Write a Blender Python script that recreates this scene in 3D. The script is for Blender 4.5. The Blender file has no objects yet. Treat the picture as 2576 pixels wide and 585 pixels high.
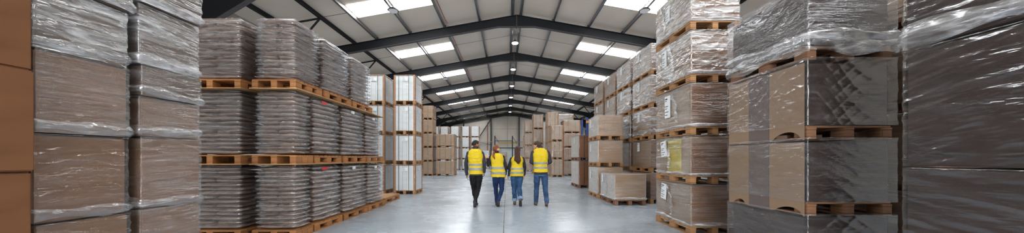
import bpy, bmesh, math, random
import numpy as np
from mathutils import Vector, Matrix, Euler
random.seed(7); rng = np.random.default_rng(7)
SC = bpy.context.scene; COL = SC.collection
CAMZ = 1.29; F = 773.0; VX, VY = 1274.0, 398.0
PI = math.pi

# ------------------------------------------------------------------ objects
def link(o): COL.objects.link(o); return o
def tag(o, label=None, cat=None, group=None, kind=None):
    if label: o['label'] = label
    if cat: o['category'] = cat
    if group: o['group'] = group
    if kind: o['kind'] = kind
    return o
def thing(name, label, cat, loc=(0, 0, 0), rz=0, group=None):
    o = bpy.data.objects.new(name, None); link(o); o.empty_display_size = .1
    o.location = loc; o.rotation_euler = (0, 0, rz)
    return tag(o, label, cat, group)
def mesh_of(name, V, Fc, m, smooth=False):
    me = bpy.data.meshes.new(name); me.from_pydata([tuple(v) for v in V], [], [tuple(f) for f in Fc]); me.update()
    for x in (m if isinstance(m, (list, tuple)) else [m]): me.materials.append(x)
    if smooth: me.polygons.foreach_set('use_smooth', [True] * len(me.polygons))
    return me
def put(name, me, parent=None, loc=(0, 0, 0), rot=(0, 0, 0), sc=(1, 1, 1)):
    o = bpy.data.objects.new(name, me); link(o); o.location = loc; o.rotation_euler = rot; o.scale = sc
    if parent: o.parent = parent
    return o
class MB:
    def __init__(s): s.V = []; s.F = []; s.M = []
    def add(s, V, Fc, mi=0):
        b = len(s.V); s.V += [tuple(v) for v in V]; s.F += [tuple(b + i for i in f) for f in Fc]; s.M += [mi] * len(Fc); return s
    def box(s, x0, x1, y0, y1, z0, z1, mi=0, mat=None, bev=0):
        if bev > 0:
            bm = bmesh.new(); bmesh.ops.create_cube(bm, size=1)
            for v in bm.verts:
                v.co = Vector(((x0 + x1) / 2 + v.co.x * (x1 - x0), (y0 + y1) / 2 + v.co.y * (y1 - y0), (z0 + z1) / 2 + v.co.z * (z1 - z0)))
            bmesh.ops.bevel(bm, geom=list(bm.edges), offset=bev, segments=2, affect='EDGES')
            bm.verts.index_update()
            V = [v.co.copy() for v in bm.verts]; Fc = [[v.index for v in f.verts] for f in bm.faces]; bm.free()
        else:
            V = [Vector((x, y, z)) for z in (z0, z1) for y in (y0, y1) for x in (x0, x1)]
            Fc = [(0, 2, 3, 1), (4, 5, 7, 6), (0, 1, 5, 4), (2, 6, 7, 3), (0, 4, 6, 2), (1, 3, 7, 5)]
        if mat is not None: V = [mat @ v for v in V]
        return s.add(V, Fc, mi)
    def tube(s, p, q, r, n=10, r2=None, mi=0):
        p = Vector(p); q = Vector(q); d = (q - p).normalized(); r2 = r if r2 is None else r2
        a = d.orthogonal().normalized(); b = d.cross(a)
        V = [p + (a * math.cos(t) + b * math.sin(t)) * r for t in [2 * PI * i / n for i in range(n)]]
        V += [q + (a * math.cos(t) + b * math.sin(t)) * r2 for t in [2 * PI * i / n for i in range(n)]]
        Fc = [(i, (i + 1) % n, n + (i + 1) % n, n + i) for i in range(n)] + [tuple(range(n))[::-1], tuple(range(n, 2 * n))]
        return s.add(V, Fc, mi)
    def prism(s, pts, y0, y1, mi=0):            # outline in x,z extruded along y
        n = len(pts)
        V = [(x, y0, z) for x, z in pts] + [(x, y1, z) for x, z in pts]
        Fc = [tuple(range(n)), tuple(range(2 * n - 1, n - 1, -1))] + [(i, n + i, n + (i + 1) % n, (i + 1) % n) for i in range(n)]
        return s.add(V, Fc, mi)
    def mesh(s, name, m, smooth=False):
        me = mesh_of(name, s.V, s.F, m, smooth)
        if any(s.M): me.polygons.foreach_set('material_index', s.M)
        return me
    def obj(s, name, m, parent=None, loc=(0, 0, 0), smooth=False):
        return put(name, s.mesh(name, m, smooth), parent, loc)

# ------------------------------------------------------------------ materials
def lin(c): return tuple((x / 12.92 if x <= .04045 else ((x + .055) / 1.055) ** 2.4) for x in [v / 255 for v in c]) + (1,)
class N:
    def __init__(s, name):
        s.m = bpy.data.materials.new(name); s.m.use_nodes = True; s.t = s.m.node_tree; s.t.nodes.clear()
        s.out = s.n('ShaderNodeOutputMaterial')
    def n(s, typ, **k):
        o = s.t.nodes.new(typ)
        for a, b in k.items(): setattr(o, a, b)
        return o
    def l(s, a, b): s.t.links.new(a, b)
    def setin(s, node, key, v):
        if hasattr(v, 'is_linked') or isinstance(v, bpy.types.NodeSocket): s.l(v, node.inputs[key])
        else: node.inputs[key].default_value = v
    def coord(s, scale=(1, 1, 1), rot=(0, 0, 0), which='Object', loc=(0, 0, 0)):
        c = s.n('ShaderNodeTexCoord'); mp = s.n('ShaderNodeMapping'); s.l(c.outputs[which], mp.inputs[0])
        mp.inputs['Scale'].default_value = scale; mp.inputs['Rotation'].default_value = rot; mp.inputs['Location'].default_value = loc
        return mp.outputs[0]
    def geo(s, scale=(1, 1, 1)):
        c = s.n('ShaderNodeNewGeometry'); mp = s.n('ShaderNodeMapping'); s.l(c.outputs['Position'], mp.inputs[0]); mp.inputs['Scale'].default_value = scale
        return mp.outputs[0]
    def noise(s, vec, scale=5, detail=3, rough=.5, dist=0):
        o = s.n('ShaderNodeTexNoise'); s.l(vec, o.inputs['Vector']); o.inputs['Scale'].default_value = scale
        o.inputs['Detail'].default_value = detail; o.inputs['Roughness'].default_value = rough; o.inputs['Distortion'].default_value = dist
        return o.outputs[0]
    def rng(s, v, a, b, c=0, d=1):
        o = s.n('ShaderNodeMapRange'); s.l(v, o.inputs[0])
        for i, x in enumerate((a, b, c, d)): o.inputs[i + 1].default_value = x
        return o.outputs[0]
    def mix(s, f, a, b):
        o = s.n('ShaderNodeMix', data_type='RGBA'); s.setin(o, 0, f)
        for i, v in ((6, a), (7, b)):
            if isinstance(v, tuple): o.inputs[i].default_value = v
            else: s.l(v, o.inputs[i])
        return o.outputs[2]
    def math(s, op, a, b=0.0):
        o = s.n('ShaderNodeMath', operation=op); s.setin(o, 0, a); s.setin(o, 1, b); return o.outputs[0]
    def bump(s, h, st=.3, d=.01, nrm=None):
        o = s.n('ShaderNodeBump'); s.l(h, o.inputs['Height']); o.inputs['Strength'].default_value = st; o.inputs['Distance'].default_value = d
        if nrm is not None: s.l(nrm, o.inputs['Normal'])
        return o.outputs[0]
    def bsdf(s, col, rough=.6, nrm=None, metal=0, coat=0, spec=.5, crough=.1, trans=0, sheen=0, cnrm=None):
        o = s.n('ShaderNodeBsdfPrincipled'); s.setin(o, 'Base Color', col); s.setin(o, 'Roughness', rough)
        o.inputs['Metallic'].default_value = metal; s.setin(o, 'Coat Weight', coat); o.inputs['Coat Roughness'].default_value = crough
        o.inputs['Specular IOR Level'].default_value = spec
        if nrm is not None: s.l(nrm, o.inputs['Normal'])
        if cnrm is not None: s.l(cnrm, o.inputs['Coat Normal'])
        s.l(o.outputs[0], s.out.inputs[0]); return o
def simple(name, c, rough=.6, metal=0, var=.12, scale=8, coat=0, bump=0, spec=.5):
    k = N(name); v = k.coord(); f = k.noise(v, scale, 4)
    a = lin(c); lo = tuple(x * (1 - var) for x in a[:3]) + (1,); hi = tuple(min(1, x * (1 + var)) for x in a[:3]) + (1,)
    col = k.mix(k.rng(f, .3, .7), lo, hi)
    k.bsdf(col, rough, k.bump(k.noise(v, scale * 6, 3), bump, .004) if bump else None, metal, coat, spec); return k.m
M = {}
def wood(name, a, b):
    k = N(name); g = k.coord((3, 3, 40)); f = k.noise(g, 1.2, 4, .6, .6)
    r = k.n('ShaderNodeObjectInfo').outputs['Random']
    col = k.mix(k.rng(f, .3, .7), lin(a), lin(b)); col = k.mix(k.math('MULTIPLY', r, .35), col, lin((96, 62, 38)))
    k.bsdf(col, .7, k.bump(f, .3, .004)); return k.m
M['wood'] = wood('pallet_pine', (142, 102, 66), (190, 144, 98))
M['wood_dark'] = wood('pallet_old', (104, 74, 54), (148, 106, 76))
M['wood_orange'] = wood('pallet_orange', (140, 88, 46), (190, 132, 78))
M['ply'] = wood('plywood', (176, 132, 88), (206, 166, 120))
def cardboard(name, a, b, sheets=True):
    k = N(name); r = k.n('ShaderNodeObjectInfo').outputs['Random']
    f = k.noise(k.coord((.7, .7, 110)), 1.0, 3, .65); f2 = k.noise(k.coord((1, 1, 3)), 2.2, 3)
    col = k.mix(k.rng(f, .32, .68), lin(a), lin(b)) if sheets else k.mix(k.rng(f2, .3, .7), lin(a), lin(b))
    col = k.mix(k.math('MULTIPLY', k.rng(f2, .4, .75), .35), col, tuple(x * .72 for x in lin(a)[:3]) + (1,))
    col = k.mix(k.math('MULTIPLY', r, .3), col, tuple(x * .75 for x in lin(b)[:3]) + (1,))
    k.bsdf(col, .8, k.bump(f if sheets else f2, .25, .006)); return k.m
M['sheets'] = cardboard('cardboard_sheets', (104, 72, 50), (152, 112, 82))
M['kraft'] = cardboard('kraft_carton', (112, 80, 54), (138, 102, 72), False)
M['carton'] = cardboard('grey_brown_carton', (96, 80, 70), (122, 104, 90), False)
M['brown'] = cardboard('brown_board', (120, 72, 38), (158, 104, 62))
M['box'] = cardboard('light_board', (162, 130, 100), (192, 162, 132), False)
def sideface(name, a, b):
    k = N(name); c = k.coord(); sep = k.n('ShaderNodeSeparateXYZ'); k.l(c, sep.inputs[0]); r = k.n('ShaderNodeObjectInfo').outputs['Random']
    t = k.math('FRACT', k.math('MULTIPLY', k.math('ADD', sep.outputs[1], 5.07), 3.1)); j = k.math('LESS_THAN', t, .02)
    f = k.noise(k.coord((1, 1, 25)), 1.2, 3, .6); g = k.noise(c, 2.2, 3)
    col = k.mix(k.rng(f, .3, .7), lin(a), lin(b)); col = k.mix(k.math('MULTIPLY', k.rng(g, .35, .7), .3), col, tuple(x * .7 for x in lin(a)[:3]) + (1,))
    col = k.mix(k.math('MULTIPLY', r, .3), col, tuple(x * .72 for x in lin(a)[:3]) + (1,))
    col = k.mix(k.math('MULTIPLY', j, .7), col, lin((70, 56, 46)))
    k.bsdf(col, .75, k.bump(f, .2, .005)); return k.m
M['side_tan'] = sideface('stack_side_tan', (146, 118, 90), (172, 144, 114))
M['side_grey'] = sideface('stack_side_grey', (202, 195, 184), (220, 213, 203))
M['mauve_board'] = cardboard('mauve_board', (92, 80, 78), (112, 98, 94), False)
M['side_board'] = cardboard('grey_board', (130, 106, 84), (152, 126, 102), False)
M['umber'] = cardboard('shade_toned_carton', (40, 30, 28), (60, 47, 42), False)  # shade on the near right stacks is put into this dark tone
M['orange_card'] = cardboard('warm_kraft', (104, 64, 36), (132, 86, 50), False)
M['corner'] = simple('corner_board', (170, 120, 80), .75)
M['paperw'] = simple('white_paper_ream', (222, 226, 226), .7, var=.05, scale=3)
M['label'] = simple('label_paper', (232, 234, 236), .6, var=.03)
M['ink'] = simple('label_ink', (60, 62, 66), .7)
M['red'] = simple('red_label', (196, 40, 46), .5)
M['strapg'] = simple('green_strap', (40, 96, 84), .4)
M['strapk'] = simple('black_strap', (30, 30, 32), .4)
M['tape'] = simple('packing_tape', (150, 118, 88), .25, coat=.3)
M['yellowc'] = simple('yellow_board', (196, 178, 62), .7)
M['steel'] = simple('dark_steel', (15, 18, 24), .5, var=.15, scale=2, spec=.35)
M['flange'] = simple('steel_flange', (74, 70, 72), .5)
M['galv'] = simple('galvanised_steel', (140, 140, 142), .32, metal=.7, var=.15, scale=3)
M['dark'] = simple('black_metal', (22, 23, 26), .5)
M['bluep'] = simple('blue_steel', (32, 72, 140), .5)
M['orangep'] = simple('orange_steel', (222, 130, 36), .5)
# film: clear with wrinkles that catch light
def film(name, haze=.25, refl=.16, rot=.12, streak=26, rough=.16, bst=.9, cr=.35):
    k = N(name); r = k.n('ShaderNodeObjectInfo').outputs['Random']
    ad = k.n('ShaderNodeVectorMath', operation='ADD'); sc_ = k.n('ShaderNodeVectorMath', operation='SCALE')
    c0 = k.n('ShaderNodeTexCoord').outputs['Object']; cb = k.n('ShaderNodeCombineXYZ')
    for i in range(3): k.l(r, cb.inputs[i])
    k.l(cb.outputs[0], sc_.inputs[0]); sc_.inputs['Scale'].default_value = 37
    k.l(c0, ad.inputs[0]); k.l(sc_.outputs[0], ad.inputs[1])
    def mp(scale, rot_):
        m_ = k.n('ShaderNodeMapping'); k.l(ad.outputs[0], m_.inputs[0]); m_.inputs['Scale'].default_value = scale; m_.inputs['Rotation'].default_value = rot_; return m_.outputs[0]
    w1 = k.noise(mp((1.6, 1.6, streak), (rot, rot * 1.3, 0)), 1.0, 4, .62, .5)
    w2 = k.noise(mp((3, 3, 11), (-rot * 3, rot * 3.5, 0)), 1.3, 3, .6, 1.2)
    h = k.math('ADD', w1, k.math('MULTIPLY', w2, cr))
    mk = k.noise(mp((.9, .9, 2.2), (rot * 3, -rot * 4, .3)), 1.1, 2, .5, .5)
    nb = k.n('ShaderNodeBump'); k.l(h, nb.inputs['Height']); nb.inputs['Distance'].default_value = .03; k.l(k.math('MULTIPLY', k.rng(mk, .38, .66, .12, 1.0), bst), nb.inputs['Strength']); nb = nb.outputs[0]
    hz = k.noise(mp((1.3, 1.3, 7), (rot * 2, -rot * 3, 0)), 1.4, 4, .65, .8)
    hazef = k.math('MULTIPLY', k.rng(hz, .48, .70), haze)
    fine = k.math('MULTIPLY', k.rng(w1, .5, .72), haze * .9)
    hazef = k.math('ADD', k.math('ADD', hazef, fine), haze * .06)
    lw = k.n('ShaderNodeLayerWeight'); lw.inputs[0].default_value = .35; k.l(nb, lw.inputs['Normal'])
    rf = k.math('ADD', k.math('MULTIPLY', lw.outputs['Facing'], .28), refl)
    tr = k.n('ShaderNodeBsdfTransparent'); tr.inputs[0].default_value = (.97, .97, .98, 1)
    gl = k.n('ShaderNodeBsdfGlossy'); gl.inputs['Color'].default_value = (.95, .97, 1, 1); gl.inputs['Roughness'].default_value = rough; k.l(nb, gl.inputs['Normal'])
    df = k.n('ShaderNodeBsdfDiffuse'); df.inputs[0].default_value = (.80, .80, .81, 1); k.l(nb, df.inputs['Normal'])
    m1 = k.n('ShaderNodeMixShader'); k.l(rf, m1.inputs[0]); k.l(tr.outputs[0], m1.inputs[1]); k.l(gl.outputs[0], m1.inputs[2])
    m2 = k.n('ShaderNodeMixShader'); k.l(hazef, m2.inputs[0]); k.l(m1.outputs[0], m2.inputs[1]); k.l(df.outputs[0], m2.inputs[2])
    k.l(m2.outputs[0], k.out.inputs[0]); return k.m
M['film'] = film('stretch_film', .16, .08, .10, 34, .15, 1.0, .35)
M['film_thick'] = film('stretch_film_thick', .62, .15, .32, 10, .2, .9, .5)
M['film_light'] = film('stretch_film_light', .05, .045, .1, 20, .15, .7, .3)
M['film_bag'] = film('stretch_film_bags', .15, .13, .2, 9, .15, 1.0, .8)  # milky film, its white streaks raised to stand in for highlights on the sacks
M['film_dark'] = film('stretch_film_grey', .03, .05, .3, 10, .14, .5, .5)
def bagmat():
    k = N('bag_plastic'); r = k.n('ShaderNodeObjectInfo').outputs['Random']
    f = k.noise(k.coord((1, 1, 5)), 4, 4, .65, 1); g = k.noise(k.coord((1, 1, 7)), 5, 4, .62, 1.2)
    col = k.mix(k.rng(f, .35, .68), lin((88, 62, 48)), lin((196, 166, 144)))  # brown plastic; highlights and dark creases are put into the colour streaks
    col = k.mix(k.math('MULTIPLY', r, .45), col, lin((110, 82, 66)))
    k.bsdf(col, .34, k.bump(g, 1.0, .05), 0, 1.0, .5, .15); return k.m
M['bag'] = bagmat()
def floor_mat():
    k = N('polished_concrete'); p = k.geo()
    a = k.noise(p, .35, 4, .55); b = k.noise(k.geo((1.6, 4, 1)), .9, 3, .55); c = k.noise(p, .8, 3)
    col = k.mix(k.rng(a, .3, .7), lin((146, 158, 170)), lin((178, 190, 202)))
    col = k.mix(k.math('MULTIPLY', k.rng(b, .45, .75), .35), col, lin((122, 132, 142)))
    sep = k.n('ShaderNodeSeparateXYZ'); k.l(p, sep.inputs[0])
    def line(sock, off, per, w):
        t = k.math('ADD', sock, off); t = k.math('MODULO', t, per); t = k.math('ABSOLUTE', k.math('SUBTRACT', t, per / 2)); return k.math('LESS_THAN', t, w)
    j = line(sep.outputs[0], 100.05 - 100 + 3.0 + 60, 6.0, .006)
    jy = k.math('MULTIPLY', line(sep.outputs[1], 60 + .9, 6.0, .006), .6)
    j = k.math('MAXIMUM', j, jy)
    col = k.mix(j, col, lin((92, 78, 62)))
    rough = k.rng(k.math('ADD', b, c), .7, 1.3, .17, .34)
    k.bsdf(col, rough, spec=.6); return k.m
M['floor'] = floor_mat()
def liner():
    k = N('roof_liner'); p = k.geo(); sep = k.n('ShaderNodeSeparateXYZ'); k.l(p, sep.inputs[0])
    t = k.math('MODULO', k.math('ADD', sep.outputs[1], 60 - 2.3 + 3.0), 6.0); j = k.math('LESS_THAN', k.math('ABSOLUTE', k.math('SUBTRACT', t, 3.0)), .02)
    t2 = k.math('MODULO', k.math('ADD', sep.outputs[1], 60.), 1.0)
    h = k.math('LESS_THAN', t2, .015)
    a = k.noise(p, .5, 3)
    col = k.mix(k.rng(a, .3, .7), lin((238, 220, 203)), lin((245, 229, 213)))
    col = k.mix(k.math('MULTIPLY', h, .12), col, lin((90, 86, 80)))
    col = k.mix(j, col, lin((50, 46, 44)))
    k.bsdf(col, .6, k.bump(k.noise(k.geo((.4, 6, .4)), 1, 2), .15, .01)); return k.m
M['liner'] = liner()
def wallpanel():
    k = N('wall_panel'); p = k.geo(); a = k.noise(p, .5, 3)
    w = k.n('ShaderNodeTexWave'); k.l(p, w.inputs[0]); w.inputs['Scale'].default_value = 1.0; w.bands_direction = 'Z'
    col = k.mix(k.rng(a, .3, .7), lin((168, 160, 150)), lin((184, 176, 166)))
    k.bsdf(col, .6, k.bump(w.outputs[1], .15, .01)); return k.m
M['wall'] = wallpanel()
def emit(name, c, s, grid=False):
    k = N(name); e = k.n('ShaderNodeEmission'); e.inputs[0].default_value = c; e.inputs[1].default_value = s
    if grid:
        b = k.n('ShaderNodeTexBrick'); k.l(k.geo((1, 1, 1)), b.inputs[0]); b.offset = 0
        b.inputs['Scale'].default_value = 1; b.inputs['Brick Width'].default_value = .48; b.inputs['Row Height'].default_value = .55; b.inputs['Mortar Size'].default_value = .012
        b.inputs['Color1'].default_value = c; b.inputs['Color2'].default_value = c; b.inputs['Mortar'].default_value = tuple(x * .045 for x in c[:3]) + (1,)
        k.l(b.outputs[0], e.inputs[0])
    k.l(e.outputs[0], k.out.inputs[0]); return k.m
SKY = 19.0
M['sky'] = emit('skylight_daylight', (.98, 1.0, 1.0, 1), SKY, True)
M['lamp'] = emit('lamp_lens', (1, .97, .92, 1), 40)
M['lamp_dim'] = emit('lamp_lens_dim', (.9, .95, 1, 1), .35)
# ------------------------------------------------------------------ building
RX, APEX, SL = .57, 9.24, .176          # ridge position, top of rafter at the ridge, slope
XL, XR, Y0, Y1 = -11.4, 12.6, -12.9, 53.4
def roofz(x): return APEX - SL * abs(x - RX)
def struct(name, mb, m, **k): o = mb.obj(name, m, **k); return tag(o, kind='structure')
struct('floor', MB().box(XL - .3, XR + .3, Y0, Y1 + .3, -.3, 0), M['floor'])
zl, zr = roofz(XL) + .25, roofz(XR) + .25
struct('wall_left', MB().box(XL - .3, XL, Y0, Y1, 0, zl), M['wall'])
struct('wall_right', MB().box(XR, XR + .3, Y0, Y1, 0, zr), M['wall'])
struct('wall_back', MB().prism([(XL - .3, 0), (XR + .3, 0), (XR + .3, zr), (RX, APEX + .25), (XL - .3, zl)], Y1, Y1 + .3), M['wall'])
# the end behind the camera: gable with unseen wide opening added for fill light
g = MB()
g.prism([(XL - .3, 0), (-5.2, 0), (-5.2, roofz(-5.2) + .25), (XL - .3, zl)], Y0 - .3, Y0)
g.prism([(5.2, 0), (XR + .3, 0), (XR + .3, zr), (5.2, roofz(5.2) + .25)], Y0 - .3, Y0)
g.prism([(-5.2, 6.6), (5.2, 6.6), (5.2, roofz(5.2) + .25), (RX, APEX + .25), (-5.2, roofz(-5.2) + .25)], Y0 - .3, Y0)
struct('wall_front', g, M['wall'])
# roof liner (two slopes)
for nm, xe in (('ceiling', XL - .3), ('ceiling_slope', XR + .3)):
    ze = roofz(xe)
    struct(nm, MB().prism([(xe, ze + .22), (RX, APEX + .22), (RX, APEX + .42), (xe, ze + .42)] if xe < 0 else
           [(RX, APEX + .22), (xe, ze + .22), (xe, ze + .42), (RX, APEX + .42)], Y0 - .3, Y1 + .3), M['liner'])
# portal frames
def frame(y, last=False):
    e = thing('portal_frame', None, None, (0, y, 0)); e['kind'] = 'structure'
    for sgn, xe in ((-1, XL + .05), (1, XR - .05)):
        L = abs(xe - RX)
        def T(d): return APEX - SL * d
        def B(d):                        # underside: apex haunch, plain rafter, eaves haunch
            if d < 1.0: return APEX - .66 - .0 * d
            if d < 9.7: return APEX - .66 + (d - 1.0) * (-SL + .0) + .0
            return APEX - .66 - (9.7 - 1.0) * SL - (d - 9.7) * (SL + .42)
        ds = [0, 1.0, 9.7, L]
        X = lambda d: RX + sgn * d
        web = [(X(d), T(d) - .02) for d in ds] + [(X(d), B(d) + .02) for d in ds[::-1]]
        if sgn < 0: web = web[::-1]
        MB().prism(web, -.02, .02).obj('rafter_web', M['steel'], e)
        for nm, fn, dz in (('top_flange', T, -.02), ('bottom_flange', B, .0)):
            q = [(X(d), fn(d) + dz) for d in ds]; q2 = [(x, z + .022) for x, z in q[::-1]]
            MB().prism((q + q2)[::(1 if sgn > 0 else -1)], -.1, .1).obj(nm, M['steel'] if nm[0] == 't' else M['flange'], e)
        # column
        c = MB(); xc = xe - sgn * .22; zc = T(L - .22)
        c.box(min(xc, xe), max(xc, xe), -.1, .1, 0, zc)
        for s2 in (-1, 1): c.box(*(sorted((xe - sgn * .45, xe - sgn * .42))), -.1, .1, 0, B(L) - .02)
        c.box(*(sorted((xe - sgn * .43, xe - sgn * .2))), -.02, .02, 0, B(L) - .02)
        c.obj('column', M['steel'], e)
    a = MB(); a.box(RX - .02, RX + .02, -.1, .1, APEX - .70, APEX)
    for i in range(4):
        for s in (-1, 1): a.tube((RX + s * .035, -.06, APEX - .14 - i * .14), (RX + s * .035, -.09, APEX - .14 - i * .14), .015, 6)
    a.obj('apex_plate', M['flange'], e)
    return e
FY = [17.1 + 6 * i for i in range(-5, 7)]
for i, y in enumerate(FY): frame(y)
# purlins: thin galvanised channels running down the hall on the rafters
PUR = [.24, 2.07, 4.02, 5.93, 7.8, 9.08, 10.9]
for s in (-1, 1):
    for i, d in enumerate(PUR):
        x = RX + s * d; z = roofz(x)
        m = MB()
        # Z-section: web plus two lips
        m.box(x - .02, x + .02, Y0, Y1, z, z + .22); m.box(x, x + s * -.075, Y0, Y1, z, z + .012) if False else None
        m.box(*sorted((x, x - s * .09)), Y0, Y1, z, z + .012); m.box(*sorted((x, x + s * .09)), Y0, Y1, z + .2, z + .218)
        struct('roof_purlin', m, M['galv'] if d < 8.5 else M['steel'])
        for y in FY:
            if y < 10: continue
            c = MB(); c.box(x + s * -.09, x + s * .05, y - .05, y + .05, z, z + .14) if s < 0 else c.box(x - .09, x + .05, y - .05, y + .05, z, z + .14)
            struct('purlin_cleat', c, M['dark'])
# braces near the eaves and wind bracing in the last bays
for y in FY[3:-1]:
    ym = y + 2.9
    for s in (-1, 1):
        xa, xb = RX + s * 9.08, RX + s * 10.9
        b = MB(); b.tube((xa, ym, roofz(xa) + .02), (xb, ym, roofz(xb) + .02), .045, 8)
        b.tube((xa, ym, roofz(xa) + .0), (xb - s * .9, ym, roofz(xb) - .75), .045, 8)
        b.tube((xb - s * .9, ym, roofz(xb) - .75), (xb, ym, roofz(xb)), .045, 8)
        struct('eaves_brace', b, M['steel'])
for s in (-1, 1):
    for (xa, xb) in ((RX + s * 2.07, RX + s * 5.93), (RX + s * 5.93, RX + s * 9.6)):
        b = MB(); b.tube((xa, FY[-2], roofz(xa) - .1), (xb, FY[-1], roofz(xb) - .1), .05, 8)
        b.tube((xb, FY[-2], roofz(xb) - .1), (xa, FY[-1], roofz(xa) - .1), .05, 8)
        struct('wind_brace', b, M['steel'])
for y in FY[2:-1]:
    xc = RX - 3.86
    struct('trim_cable', MB().tube((xc, y + .2, roofz(xc) + .19), (xc, y + 5.4, roofz(xc) + .17), .012, 6).tube((xc, y + 5.4, roofz(xc) + .17), (xc + .12, y + 5.5, roofz(xc) + .02), .012, 6), M['red'])
# skylights: one strip per slope in each bay, crossing one purlin
wn = 1
for y in FY[:-1]:
    for s in (-1, 1):
        for (d0, d1) in ((4.12, 5.84), (6.02, 7.7)):
            a, b = RX + s * d0, RX + s * d1
            m = MB(); z0, z1 = roofz(a) + .195, roofz(b) + .195
            V = [(a, y + 2.6, z0), (b, y + 2.6, z1), (b, y + 3.75, z1), (a, y + 3.75, z0)]
            V += [(x_, y_, z_ + .02) for x_, y_, z_ in V]
            m.add(V, [(0, 1, 2, 3), (7, 6, 5, 4), (0, 4, 5, 1), (1, 5, 6, 2), (2, 6, 7, 3), (3, 7, 4, 0)])
            f = MB()
            w = struct('window_%d' % wn, m, M['sky']); wn += 1
# back wall: columns, brace, rails, door
cm = MB(); 
for x in (-7.4, -2.68, 2.2, 7.2):
    struct('wall_column', MB().box(x - .1, x + .1, Y1 - .32, Y1 - .3, 0, roofz(x)).box(x - .1, x + .1, Y1 - .02, Y1, 0, roofz(x)).box(x - .02, x + .02, Y1 - .31, Y1, 0, roofz(x)), M['dark'])
struct('wall_brace', MB().tube((-2.68, Y1 - .35, 8.1), (-5.2, Y1 - .35, 4.2), .08), M['dark'])
struct('wall_brace', MB().tube((-2.68, Y1 - .35, 3.7), (-5.2, Y1 - .35, 4.2), .03), M['dark'])
struct('trim_1', MB().box(.14, .17, Y1 - .02, Y1, 0, APEX), M['dark'])
struct('trim_2', MB().box(XL, XR, Y1 - .03, Y1, 6.4, 6.43), simple('brown_joint', (120, 96, 84)))
struct('trim_3', MB().tube((XL, Y1 - .3, 4.15), (XR, Y1 - .3, 4.15), .04), M['galv'])
struct('door_1', MB().box(-.9, 2.1, Y1 - .06, Y1, 0, 3.25).box(-.9, 2.1, Y1 - .09, Y1, 1.6, 1.63), simple('pale_door', (190, 196, 196), .5))
struct('trim_4', MB().tube((-3.3, Y1 - .1, 2.2), (-3.3, Y1 - .1, 7.6), .05), simple('red_pipe', (150, 84, 76)))
struct('trim_5', MB().tube((-.3, Y1 - .2, 3.1), (1.6, Y1 - .2, 3.1), .05), M['dark'])
e = thing('dock_gate', 'black steel goalpost gate with a yellow-and-black striped crossbar before the end wall', 'gate', (0, 50.5, 0))
for x in (-1.9, .98, 2.85):
    MB().box(x - .09, x + .09, -.09, .09, 0, 5.0).obj('post', M['dark'], e)
for x, dx in ((-1.9, .5), (.98, .5)):
    MB().tube((x, 0, 4.9), (x + .75, 0, 3.75), .035).obj('stay', M['dark'], e)
MB().box(-1.9, .98, -.05, .05, 4.15, 4.25).obj('upper_rail', M['dark'], e)
MB().box(-2.2, 2.85, -.05, .05, 2.95, 3.1).obj('lower_rail', M['dark'], e)
k = N('hazard_stripe'); w = k.n('ShaderNodeTexWave'); k.l(k.coord((1, 0, 1), (0, .6, 0)), w.inputs[0]); w.inputs['Scale'].default_value = 2.2
k.bsdf(k.mix(k.math('GREATER_THAN', w.outputs[1], .5), lin((30, 30, 30)), lin((222, 190, 40))), .5)
MB().box(-1.35, 1.65, -.09, .0, 3.72, 3.92).obj('striped_bar', k.m, e)
# a blue and orange rack upright behind the right-hand rows
e = thing('storage_rack', 'blue rack upright with orange beams behind the tall right row', 'rack', (4.35, 16.6, 0))
for i, y in enumerate((0, 1.1)): MB().box(-.05, .05, y - .04, y + .04, 0, 3.5).obj('post', M['bluep'], e)
for z in (.9, 1.8, 2.7): MB().tube((0, 0, z - .7), (0, 1.1, z), .02).obj('stay', M['bluep'], e)
for z in (1.2, 2.3, 3.2): MB().box(-.06, 2.6, -.09, -.04, z, z + .12).obj('beam', M['orangep'], e)
# lamps
def disc_lamp(x, y, z, label, group, r=.24, lit=True, h=.18):
    e = thing('high_bay_lamp', label, 'lamp', (x, y, z), 0, group)
    m = MB(); m.tube((0, 0, .0), (0, 0, .05), r, 24); m.tube((0, 0, .05), (0, 0, h), r * .75, 24, r * .3)
    m.obj('housing', M['dark'] if not lit else M['galv'], e)
    MB().tube((0, 0, -.03), (0, 0, .0), r * .82, 24).obj('lens', M['lamp'] if lit else M['lamp_dim'], e)
    MB().tube((0, 0, h), (0, 0, h + .12), .015, 6).obj('hanger', M['dark'], e)
bn = ['second', 'third', 'fourth', 'fifth', 'sixth', 'seventh', 'eighth']
for i, y in enumerate(FY[2:-1]):
    kk = i - 3
    disc_lamp(RX, y + 3.2, APEX - .34, ('lit round lamp hanging from the ridge, %s of the row going away' % ['first', 'second', 'third', 'fourth', 'fifth', 'sixth', 'seventh', 'eighth', 'ninth'][i]) , 'ridge lamps')
for j, y in enumerate((11.1, 23.1, 35.1)):
    for s, sd in ((-1, 'left'), (1, 'right')):
        disc_lamp(RX + s * 5.77, y + 3.0, roofz(RX + s * 5.93) - .14, 'black-rimmed round lamp on a purlin of the %s roof slope, %s along' % (sd, ['first', 'second', 'third'][j]), 'purlin lamps', .25, False, .08)
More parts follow.
